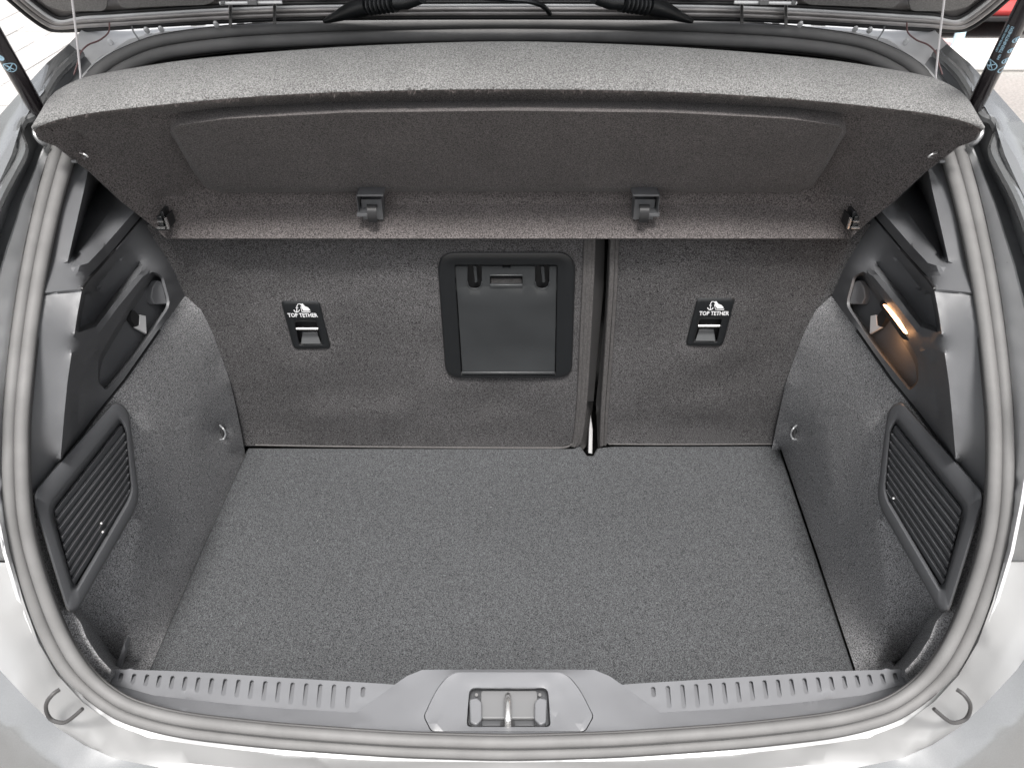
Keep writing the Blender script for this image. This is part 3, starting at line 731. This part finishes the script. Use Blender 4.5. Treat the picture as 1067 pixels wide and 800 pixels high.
link('back_core', *prism([S(642, 236, -.032), S(634, 468, -.032), S(900, 468, -.032), S(900, 236, -.032)], Vector((0, .09, 0))), M['vinyl'], narrow, bevel=.006)
link('pale_tab', *prism([S(615.6, 434, -.035), S(614, 446, -.033), S(612.9, 472, -.02), S(617.3, 473, -.02), S(617.6, 448, -.033)], Vector((0, .012, .002))), M['tab'], narrow, bevel=.001)  # pale tab low in the gap between the backrests

# hatch panel in the wide backrest
hf = link('hatch_frame', *ringframe(hatch_o, hatch_i, S, [(0, -.006), (0, .003), (.05, .0055), (.16, .0065), (.93, .0065), (1.0, .005), (1.0, -.006)]), M['dark'], wide, angle=50)
s1 = rr([(487, 277.5), (502, 277.5), (502, 301), (487, 301)], [1, 1, 7, 7], 4); s2 = [(a + 70.5, b) for a, b in s1]
hd = rr([(510.5, 287), (544.5, 287), (544.5, 300), (510.5, 300)], 1.5, 2)
dr = [(474.6, 277.5), (523, 277.5), (523.5, 279.3), (532, 279.3), (532.5, 277.5), (580, 277.5), (578, 386.8), (481.8, 386.8)]
door = link('hatch_door', *patch(H(dr, off=.001), [H(s1, off=.001), H(s2, off=.001), H(hd, off=.001)], step=14, maxseg=8), M['door'], wide, solid=.004, angle=30)
link('hatch_back', *prism(H(rr(hatch_i, 0, 1), off=-.012), -S.n * .012), M['black'], hf)
link('hatch_lip', *prism(H([(481.5, 388), (578, 388), (578.5, 390.3), (481, 390.3)], off=.003), -S.n * .006), M['door'], hf, bevel=.0008)
for s in (s1, s2):
    x0 = s[0][0]; lo = [(494.7 + (a - 494.7), b) for a, b in s]
    cx = sum(a for a, b in s) / len(s)
    ring = H(s, off=.0018); 
    link('slot_rim', *tube([S(a, b, .0012) for a, b in s if b > 285], .0012, 6), M['door'], door)
    link('release_pin', *prism(H(rr([(cx - 1.5, 278), (cx + 2, 278), (cx + 3.2, 294), (cx + .2, 295)], 1, 2), off=-.001), -S.n * .008), M['door'], door, bevel=.0006)
link('hatch_handle', *prism(H([(511.5, 291), (543.5, 291), (543.5, 296), (511.5, 296)], off=-.005), -S.n * .004), M['binding'], door)
link('handle_lip', *merge(prism(H([(510.5, 286.6), (544.5, 286.6), (544.5, 288), (510.5, 288)], off=.002), -S.n * .005), prism(H([(510.5, 297), (544.5, 297), (544.5, 300.2), (510.5, 300.2)], off=.0022), -S.n * .005)), M['door'], door, bevel=.0006)

# child seat anchor plates
def tether(par, right):
    global MIR
    def m(l): return [(1059 - a, b - 3) for a, b in l] if right else l
    o = m(teth_o); h = m(teth_h)
    pl = link('tether_plate', *ringframe(o, h, S, [(0, -.004), (0, .0018), (.08, .0034), (.2, .0042), (.82, .0042), (1.0, .0028), (1.04, -.004), (1.06, -.012)]), M['dark'], par, angle=50)
    bk = prism(H(m([(306, 334), (331, 334), (337, 360), (312, 360)]), off=-.014), -S.n * .002)
    link('plate_back', *bk, M['black'], pl)
    q = m([(315, 346), (330.5, 346), (334.5, 358.5), (313.5, 358.5)])
    a, b, c, d = q
    link('plate_ramp', *prism([S(*a, -.012), S(*b, -.012), S(*c, .0005), S(*d, .0005)], -S.n * .002), M['door'], pl, bevel=.0006)
    q = m([(308, 342.5), (331.5, 342.5)])
    link('anchor_bar', *tube([S(*q[0], -.001), S(*q[1], -.001)], .0024, 10), M['steel'], pl)
    if right: tx = ((729, 324.3), (760, 324.3), (759.4, 328.6), (728.4, 328.6)); ic = (737, 313.2)
    else: tx = ((299.3, 326.3), (330.2, 326.3), (331.5, 330.5), (300.4, 330.5)); ic = (306, 315.6)
    link('lettering', *textmesh('TOP TETHER', quadmap(*tx, lambda a, b: S(a, b, .0046)), bold=.018), M['printwhite'], pl)
    x, y = ic
    arc = [(x + 2.6 + 2.0 * math.cos(t), y + 5 + 4.0 * math.sin(t)) for t in [math.pi * (1.0 + k / 8 * 1.1) for k in range(9)]]
    parts = []
    def ribbon(pts, w):
        l, r_ = [], []
        for i, p in enumerate(pts):
            a = pts[max(0, i - 1)]; b = pts[min(len(pts) - 1, i + 1)]; dx, dy = b[0] - a[0], b[1] - a[1]; L = math.hypot(dx, dy) or 1
            l.append(S(p[0] - dy / L * w, p[1] + dx / L * w, .0046)); r_.append(S(p[0] + dy / L * w, p[1] - dx / L * w, .0046))
        return l + r_, [(i, i + 1, len(l) + i + 1, len(l) + i) for i in range(len(l) - 1)]
    # anchor with strap, and the reclined child seat
    parts.append(ribbon([(x + 3.2, y + 9), (x + 3.4, y + 3.2), (x + 4.6, y + 1.2), (x + 6.6, y + 1.0), (x + 9, y + 3.4)], .38))
    parts.append(ribbon([(x + .2, y + 7.2), (x + 1.0, y + 8.8), (x + 3.2, y + 9.7), (x + 5.3, y + 8.8), (x + 6.1, y + 7.0)], .42))
    parts.append(ribbon([(x + 2.0, y + 5.0), (x + 4.8, y + 5.0)], .3))
    parts.append(([S(a, b, .0046) for a, b in [(x + 7.6, y + 1.2), (x + 9.2, y + .6), (x + 11.8, y + 3.6), (x + 14.8, y + 4.6), (x + 17.2, y + 7.4), (x + 15.6, y + 8.4), (x + 10.2, y + 8.2), (x + 8.2, y + 5)]], [tuple(range(8))]))
    parts.append(ribbon([(x + 7.4, y + 4), (x + 8.6, y + 9.2), (x + 16.6, y + 9.6), (x + 17.4, y + 8.6)], .35))
    link('anchor_symbol', *merge(*parts), M['printwhite'], pl)
tether(wide, False); tether(narrow, True)

# ---------------------------------------------------------------- parcel shelf
shelf = thing('parcel_shelf', 'grey felt parcel shelf raised on its cords under the open tailgate', 'parcel shelf', (0, 1.03, 1.16))
lip = [(37, 134, .918), (42, 130, .915), (60, 123, .915), (100, 115, .918), (180, 106, .925), (260, 99, .930), (350, 94, .933), (450, 91.5, .935), (529.5, 91, .936)]
upb = [(36.5, 132, .921), (40, 122, .935), (48, 105, .953), (60, 92, .972), (85, 80, .990), (130, 71, 1.0), (200, 60.5, 1.005), (300, 51.5, 1.01), (400, 45.5, 1.015), (529.5, 42, 1.018)]
ledge_ = [(37, 137, .921), (42, 146, .926), (50, 149.5, .932), (60, 153, .942), (75, 165, .956), (95, 180, .975), (128, 211, 1.005), (150, 228, 1.02), (163, 239, 1.026), (173, 248.5, 1.018)]
bot = [(173, 248.5, 1.018), (250, 248.5, 1.014), (400, 248.5, 1.014), (529.5, 248.5, 1.014)]
LIP = halfopen(lip); UPB = halfopen(upb); BOT = halfopen(bot)
le = [V(p) for p in ledge_]; re_ = mirp(le)
under = LIP + re_[:-1] + BOT[::-1] + le[:-1][::-1]
def hc(l): return halfopen(l)
c_in = hc([(52, 133, .930), (62, 129, .932), (100, 121, .938), (180, 112, .946), (260, 105, .951), (350, 99.5, .955), (450, 97.5, .957), (529.5, 97, .957)])
c_in2 = hc([(160, 121, .956), (180, 118.5, .960), (236, 112, .964), (360, 106.5, .966), (529.5, 105, .967)])
padT = [(186, 131, .938), (236, 124, .934), (360, 117.5, .934), (529.5, 115.5, .934)]
padfull = hc([(232, 196.5, 1.038), (216, 190, 1.032), (204, 175, 1.012), (188, 148, .968), (181, 136, .946)] + padT)   # left to right across the top
padbot = hc([(232, 196.5, 1.040), (300, 197, 1.042), (400, 197, 1.042), (529.5, 197, 1.042)])
valley = hc([(168, 205, 1.040), (230, 201, 1.060), (400, 200, 1.062), (529.5, 200, 1.062)])
outL = [(178, 128, .962), (177, 138, .973), (184.5, 150, .997), (200.5, 178, 1.038), (212.5, 194, 1.056), (228, 200, 1.060)]
fold1 = [(84, 140, .958), (110, 168, .985), (140, 198, 1.012), (160, 218, 1.028)]
fold2 = [(100, 132, .960), (140, 165, .995), (172, 202, 1.032)]
strip_t = hc([(176, 222, 1.042), (250, 213, 1.055), (400, 213, 1.056), (529.5, 213, 1.056)])
strip_b = hc([(178, 240, 1.027), (250, 240, 1.022), (400, 240, 1.022), (529.5, 240, 1.022)])
ctl = [c_in, c_in2, padfull, padbot, valley, [V(p) for p in outL], mirp([V(p) for p in outL]), [V(p) for p in fold1], mirp([V(p) for p in fold1]), strip_t, strip_b]
# drop control lines that overlap at shared ends
und_m = patch(under, ctrl=ctl, step=5, maxseg=5, iters=900)
# rounded top face of the rear edge: several rows bulging between lip and upper boundary
def resample(l, n):
    d = [0]
    for a, b in zip(l, l[1:]): d.append(d[-1] + (a - b).length)
    out = []
    for k in range(n):
        s = d[-1] * k / (n - 1); i = 0
        while i < len(d) - 2 and d[i + 1] < s: i += 1
        out.append(l[i].lerp(l[i + 1], (s - d[i]) / max(1e-9, d[i + 1] - d[i])))
    return out
NC = 130
lipS = resample(catmull(LIP, 6), NC); upS = resample(catmull(UPB, 6), NC)
back = [Vector((p.x * .93, 1.075, 1.20)) for p in upS]
rows = []
for t, bul in ((0, 0), (.06, .003), (.2, .006), (.4, .007), (.6, .006), (.8, .004), (.93, .001), (1, -.004)):
    rows.append([a.lerp(b, t) + Vector((0, -bul * .8 - .0034 * (1 - t), bul * .6 - .0014 * (1 - t))) for a, b in zip(lipS, upS)])
for t in (.05, .2, .5, 1):
    rows.append([a.lerp(b, t) + Vector((0, .01 * (1 - t), .004 * (1 - t) - .02 * t * 0)) for a, b in zip(upS, back)])
vv = [p for r_ in rows for p in r_]; ff = [(k * NC + i, k * NC + i + 1, (k + 1) * NC + i + 1, (k + 1) * NC + i) for k in range(len(rows) - 1) for i in range(NC - 1)]
top_m = (vv, ff)
# end faces closing the shelf sides
def endface(lst, brow):
    n = len(lst)
    tgt = [Vector((p.x * .99, p.y + .012, p.z + .012)) for p in lst]
    return lst + tgt, [(i, i + 1, n + i + 1, n + i) for i in range(n - 1)]
shb = link('shelf_board', *merge(und_m, endface(le, None), endface(re_, None)), M['felt'], shelf, angle=32, solid=.003)
link('top_cover', *top_m, M['felt_lit'], shelf, angle=70, solid=.002, label='grey felt cover rolled over the rear edge, lightened as if lit')
# loose fibres along the cut edge
vs, fs = [], []
rnd = random.Random(3)
clump = [.35 + 1.5 * rnd.random() ** 2 for _ in range(int(NC * 1.3) + 2)]
for i in range(9000):
    u = rnd.random() * (NC - 1.001); k = int(u); p = lipS[k].lerp(lipS[k + 1], u - k)
    q = p + Vector((rnd.uniform(-.001, .001), rnd.uniform(-.0035, -.001), rnd.uniform(-.003, -.0008)))
    L = rnd.uniform(.0012, .0036) * clump[int(u * 1.3)] * (1.3 if abs(p.x) < .35 else .9)
    d = Vector((rnd.uniform(-.7, .7), rnd.uniform(-.5, .3), rnd.uniform(-1, .45))).normalized() * L
    s_ = Vector((rnd.uniform(-1, 1), rnd.uniform(-1, 1), rnd.uniform(-1, 1))).normalized() * .00045
    b = len(vs); vs += [q - s_, q + s_, q + d]; fs.append((b, b + 1, b + 2))
link('felt_fibre', vs, fs, M['fibre'], shelf, kind='stuff')
# clips on the front roll
for MIR in (False, True):
    cl = link('shelf_clip', *merge(boxpx(372, 203, 399.5, 205, 1.015, 1.05), boxpx(371.5, 203, 374, 227, 1.015, 1.05), boxpx(371.5, 223, 383, 226, 1.012, 1.05),
              boxpx(376, 208, 399.5, 229, 1.030, 1.055), boxpx(383, 199, 392, 204, 1.03, 1.05)), M['plastic'], shelf, bevel=.0006)
    tg = smooth([PY(387.5, 215, 1.018), PY(387.5, 219, 1.012), PY(388, 226, 1.010), PY(389, 231, 1.012)], 4)
    l = [p + Vector((-.0065, 0, 0)) for p in tg]; r_ = [p + Vector((.0065, 0, 0)) for p in tg]; n = len(tg)
    link('clip_tongue', l + r_, [(i, n + i, n + i + 1, i + 1) for i in range(n - 1)], M['black'], cl, solid=.002, angle=60)
    link('clip_slot', *boxpx(382, 213.5, 393, 216, 1.0285, 1.031), M['black'], cl)
    # hinge pins at the front corners
    hp = link('hinge_pin', *merge(boxpx(163, 226, 171, 236, 1.005, 1.03), boxpx(162, 238, 172, 240.5, 1.0, 1.03), boxpx(172, 228, 174.5, 241, 1.0, 1.03), boxpx(166, 221, 172, 228, 1.01, 1.03)), M['dark'], shelf, bevel=.0008)
    link('pin_edge', *merge(boxpx(163, 237.6, 172, 238.8, .999, 1.003), boxpx(173, 228, 174.2, 239, .999, 1.003), boxpx(163.5, 231, 170, 232, 1.003, 1.006)), M['steel'], hp)
    # cords and their eyelets
    cd_ = link('lift_cord', *tube([PY(84, 160, .985), PY(84, 100, 1.0), PY(84, 78, 1.0), PY(80, 40, .985), PY(74, -10, .965), PY(60, -120, .92)], .0013, 6), M['cord'], shelf)
    link('cord_clip', *merge(tube(smooth([PY(83, 159, .955), PY(88, 161, .953), PY(92, 163.5, .955)], 3), .0014, 6), tube([PY(87, 165, .957), PY(92, 163.5, .955)], .0012, 6)), M['steel'], cd_)
    link('cord_knot', *tube([PY(75, 168.5, .952), PY(80, 168.5, .952)], [.0022, .0022], 8), M['whiteplastic'], cd_)
MIR = False

# ---------------------------------------------------------------- tailgate above, swung open
gate = None
T0 = PY(529.5, 22, 1.17); T1 = PY(529.5, -14, 1.135); T2 = T0 + Vector((1, 0, 0))
TG = Plane(T0, T1, T2)
gate_rim = [(529.5, 18), (340, 19), (240, 22), (160, 26.5), (120, 29), (85, 31), (58, 31.5), (46, 28), (30, 17), (11, 1), (-18, -26), (-90, -90), (-150, -190)]
def TGh(l, off=0): return halfopen([TG(a, b, off) for a, b in l[::-1]])
body_g = TGh(gate_rim)
farL = [TG(-150, -190), ]
gl = body_g
gu = [TG(529.5, -196)]
topedge = [body_g[0] * 1, ]
gate = link('tailgate', *patch(body_g[2:-2], step=14, maxseg=10), M['gatepaint'], car, solid=.010, angle=40, label='inside face of the raised silver tailgate')
GU = (TG(529.5, -40) - TG(529.5, 0)).normalized()            # up the leaf, away from the hinge
GX = Vector((1, 0, 0)); G0 = TG(529.5, 0)
ya = (body_g[2] - G0).dot(GU); xa = abs(body_g[2].x)
def gp(x, v, o=-.002): return G0 + GX * x + GU * v + TG.n * o
leaf_l = [(xa, ya), (xa + .03, ya + .12), (xa + .02, ya + .48), (xa - .06, ya + .95)]
for MIR in (False, True):
    for q in ([(-xa, ya), (-xa - .03, ya + .12), (-xa - .02, ya + .48), (-xa + .05, ya + .48), (-xa + .07, ya + .10), (-xa + .12, ya)],):
        link('window_pillar', *prism([gp(*k) for k in q], TG.n * -.045), M['gatepaint'], gate, bevel=.006)
MIR = False
link('gate_lower', *prism([gp(-xa - .02, ya + .48), gp(-xa + .06, ya + .98), gp(xa - .06, ya + .98), gp(xa + .02, ya + .48)], TG.n * -.06), M['gatepaint'], gate, bevel=.01)
link('window', *prism([gp(-xa + .06, ya - .0, -.02), gp(-xa + .04, ya + .46, -.02), gp(xa - .04, ya + .46, -.02), gp(xa - .06, ya - .0, -.02)], TG.n * -.004), M['pane'], gate)
def ribbonT(l, off, r, m, nm, par):
    return link(nm, *tube(catmull(TGh(l, off), 4), r, 8), m, par, angle=80)
def insetl(l, d):
    out = []
    for a, b in l:
        if a > 60: out.append((a, b - d))
        else:
            out.append((a + d * (1 - (a + 150) / 210 * .4) * .9, b - d * .75))
    return out
ribbonT(gate_rim, .002, .0035, M['black'], 'gate_edge', gate)
ribbonT(insetl(gate_rim, 4.5), .004, .0040, M['gatepaint'], 'gate_flange', gate)
ribbonT(insetl(gate_rim, 9), .005, .0030, M['gatepaint'], 'gate_flange', gate)
ribbonT(insetl(gate_rim, 12.5), .003, .0030, M['paintjamb'], 'gate_flange', gate)
ribbonT(insetl(gate_rim, 16), .002, .0026, M['black'], 'gate_gap', gate)
for MIR in (False, True):
    for q in ([(28, -40), (36, -5), (50, 8), (70, 12.5), (108, 12.5), (112, 8), (114, -40)], [(121, -40), (122, 4), (128, 9.5), (170, 7.5), (216, 6.0), (224, 2), (228, -6), (230, -40)], [(318, -40), (318, -8), (326, -1), (345, .5), (352, -6), (352, -40)]):
        link('gate_liner', *prism([TG(a, b, .010) for a, b in rr(q, 5, 3)], -TG.n * .010), M['gateliner'], gate, bevel=.004, bseg=3)
    # hinge brackets, one pair each side
    for x in (240, 286):
        link('hinge_arm', *prism([PY(x - 1.8, -12, 1.09), PY(x + 1.8, -12, 1.09), PY(x + 1.8, 29 if x < 260 else 26, 1.165), PY(x - 1.8, 29 if x < 260 else 26, 1.165)], Vector((0, .012, .012))), M['steel'], gate, bevel=.001)
    link('hinge_rod', *tube([PY(229, 3.8, 1.085), PY(294, 2.8, 1.085)], .0022, 8), M['paintjamb'], gate)
    link('hinge_block', *merge(boxpx(257, 0, 268, 6, 1.078, 1.09), boxpx(229, 1.5, 234, 5.5, 1.08, 1.09)), M['whiteplastic'], gate, bevel=.001)
    for q in ((198, 25, 214, 28.5), (246, 22.5, 254, 27.5), (262, 22, 284, 26)):
        link('hinge_foot', *boxpx(*q, 1.19, 1.20), M['whiteplastic'], car, bevel=.001)
    # corrugated cable boots
    boot = smooth([PY(338, 22.5, 1.150), PY(352, 17, 1.135), PY(368, 10.5, 1.12), PY(384, 6, 1.105)], 5)
    n = len(boot); gb = link('cable_boot', *tube(boot, [.003 + .0085 * min(1, i / n * 1.5) for i in range(n)], 12), M['dark'], gate)
    bel = [PY(386, 6, 1.105).lerp(PY(412, 2.5, 1.09), k / 36) for k in range(37)]
    link('bellows', *tube(bel, [.0098 + .0026 * math.cos(k / 36 * 6 * 2 * math.pi) for k in range(37)], 14), M['dark'], gb, angle=80)
    link('boot_end', *tube([PY(412, 2.5, 1.09), PY(424, 2.5, 1.085), PY(440, -2, 1.07)], [.0095, .009, .007], 12), M['dark'], gb)
MIR = False
link('washer_hose', *tube(smooth([(500, -2, 1.10), (530, 0, 1.105), (552, 2, 1.11), (566, 7, 1.125), (573, 15, 1.145)], 5), .0032, 8), M['dark'], gate)
link('roof_gutter', *tube(halfopen([PY(330, 15.5, 1.16), PY(430, 12.5, 1.165), PY(529.5, 11.5, 1.17)]), .003, 8), M['steel'], gate)

# ---------------------------------------------------------------- gas struts with their printed marks
def strut(right):
    a = PY(47, 128, 1.0); b = PY(-62, -60, .86)
    if right: a = PY(1059 - 1012.5, 118, 1.0); b = PY(1059 - 1104, -66, .86)
    r_ = .0098
    st = link('gas_strut', *tube([a, b], r_, 28), M['strut'], car, label='black gas strut with blue print holding the %s side' % ('right' if right else 'left'), angle=80)
    ax = (b - a).normalized(); L = (b - a).length
    link('strut_rod', *tube([b, b + ax * .18], .004, 12), M['steel'], st)
    link('strut_socket', *tube([a - ax * .03, a - ax * .012, a], [.006, .0085, .0075], 14), M['dark'], st)
    return a, b, ax, r_, st
def strut_print(a, b, ax, r_, st, right):
    # a, b given already in true (unmirrored) space
    mid = a.lerp(b, .5); c = (CAM - mid); c = (c - ax * c.dot(ax)).normalized(); s_ = ax.cross(c)
    if s_.x < 0: s_ = -s_
    def on(u, w):                       # u along the strut in metres from a, w across in metres
        th = w / r_; return a + ax * u + (c * math.cos(th) + s_ * math.sin(th)) * (r_ + .0003)
    def ubypy(py):
        lo, hi = 0, 1
        for _ in range(30):
            m_ = (lo + hi) / 2
            if proj(a.lerp(b, m_))[1] > py: lo = m_
            else: hi = m_
        return lo * (b - a).length
    parts = []
    def ring(u0, w0, R_, wd, n=28, t0=0, t1=2 * math.pi):
        vs, fs = [], []
        for k in range(n + 1):
            t = t0 + (t1 - t0) * k / n
            vs += [on(u0 + math.cos(t) * R_, w0 + math.sin(t) * R_), on(u0 + math.cos(t) * (R_ - wd), w0 + math.sin(t) * (R_ - wd))]
        for k in range(n): fs.append((2 * k, 2 * k + 1, 2 * k + 3, 2 * k + 2))
        return vs, fs
    def bar(u0, w0, u1, w1, wd):
        d = Vector((u1 - u0, w1 - w0)); nn = Vector((-d.y, d.x)).normalized() * wd / 2; vs = []; N = 5
        for k in range(N + 1):
            t = k / N; vs += [on(u0 + d.x * t + nn.x, w0 + d.y * t + nn.y), on(u0 + d.x * t - nn.x, w0 + d.y * t - nn.y)]
        return vs, [(2 * k, 2 * k + 1, 2 * k + 3, 2 * k + 2) for k in range(N)]
    uc = ubypy(63.5 if not right else 63); w0 = -.003 if not right else -.0045
    R_ = .0072
    parts += [ring(uc, w0, R_, .0011), bar(uc - .0045, w0 - .0045, uc + .005, w0 + .0045, .0011), bar(uc + .0045, w0 - .004, uc - .002, w0 + .0015, .0013), bar(uc - .004, w0 + .003, uc + .004, w0 - .002, .0009), bar(uc + .001, w0 - .001, uc - .005, w0 - .001, .0008)]
    if right:
        for k, R2 in ((0, .0042), (1, .0036), (2, .0042)):
            parts.append(ring(uc + .006 + .0165 * (k + .2), .0085, R2, .0012, 20)); parts.append(bar(uc + .006 + .0165 * (k + .2) - .002, .0085, uc + .006 + .0165 * (k + .2) + .002, .0085, .002))
        parts.append(ring(uc - .006, .010, .0050, .0012, 20))
        for w_, h_, u0, s in ((-.0062, .0026, .021, 'OIN NEON INOX NIEON'), (-.0015, .0032, .022, 'TSIENIHITIHEIXI'), (-.0005, .0024, .012, 'IHEN')):
            ln = {'IHEN': .008}.get(s, .040)
            parts.append(textmesh(s, lambda u, v, w_=w_, h_=h_, u0=u0, ln=ln: on(uc + u0 + u * ln, w_ + (.5 - v) * h_), bold=.02))
    else:
        parts.append(ring(uc + .0155, -.0085, .0052, .0052, 20))
    link('strut_print', *merge(*parts), M['print'], st, angle=80)
pr = []
for MIR, rgt in ((False, False), (True, True)):
    pr.append(strut(rgt))
MIR = False
a, b, ax, r_, st = pr[0]; strut_print(a, b, ax, r_, st, False)
mx_ = lambda v: Vector((-v.x, v.y, v.z))
a, b, ax, r_, st = pr[1]; strut_print(mx_(a), mx_(b), mx_(ax), r_, st, True)

# ---------------------------------------------------------------- lint and crumbs on the floor board and the sill
vs, fs = [], []; rnd = random.Random(11)
for i in range(34):
    a = PZ(rnd.uniform(190, 860), rnd.uniform(480, 690), fz + .0012); L = rnd.uniform(.0006, .0022); t = rnd.uniform(0, 6.28)
    d = Vector((math.cos(t), math.sin(t), rnd.uniform(-.1, .4))) * L; n_ = Vector((-d.y, d.x, .0002)).normalized() * rnd.uniform(.00015, .0003)
    b = len(vs); vs += [a - n_, a + n_, a + d + n_, a + d - n_, a + d * .5 + Vector((0, 0, .0005))]; fs += [(b, b + 1, b + 4), (b + 1, b + 2, b + 4), (b + 2, b + 3, b + 4), (b + 3, b, b + 4)]
link('lint', vs, fs, M['lint'], floor, kind='stuff')
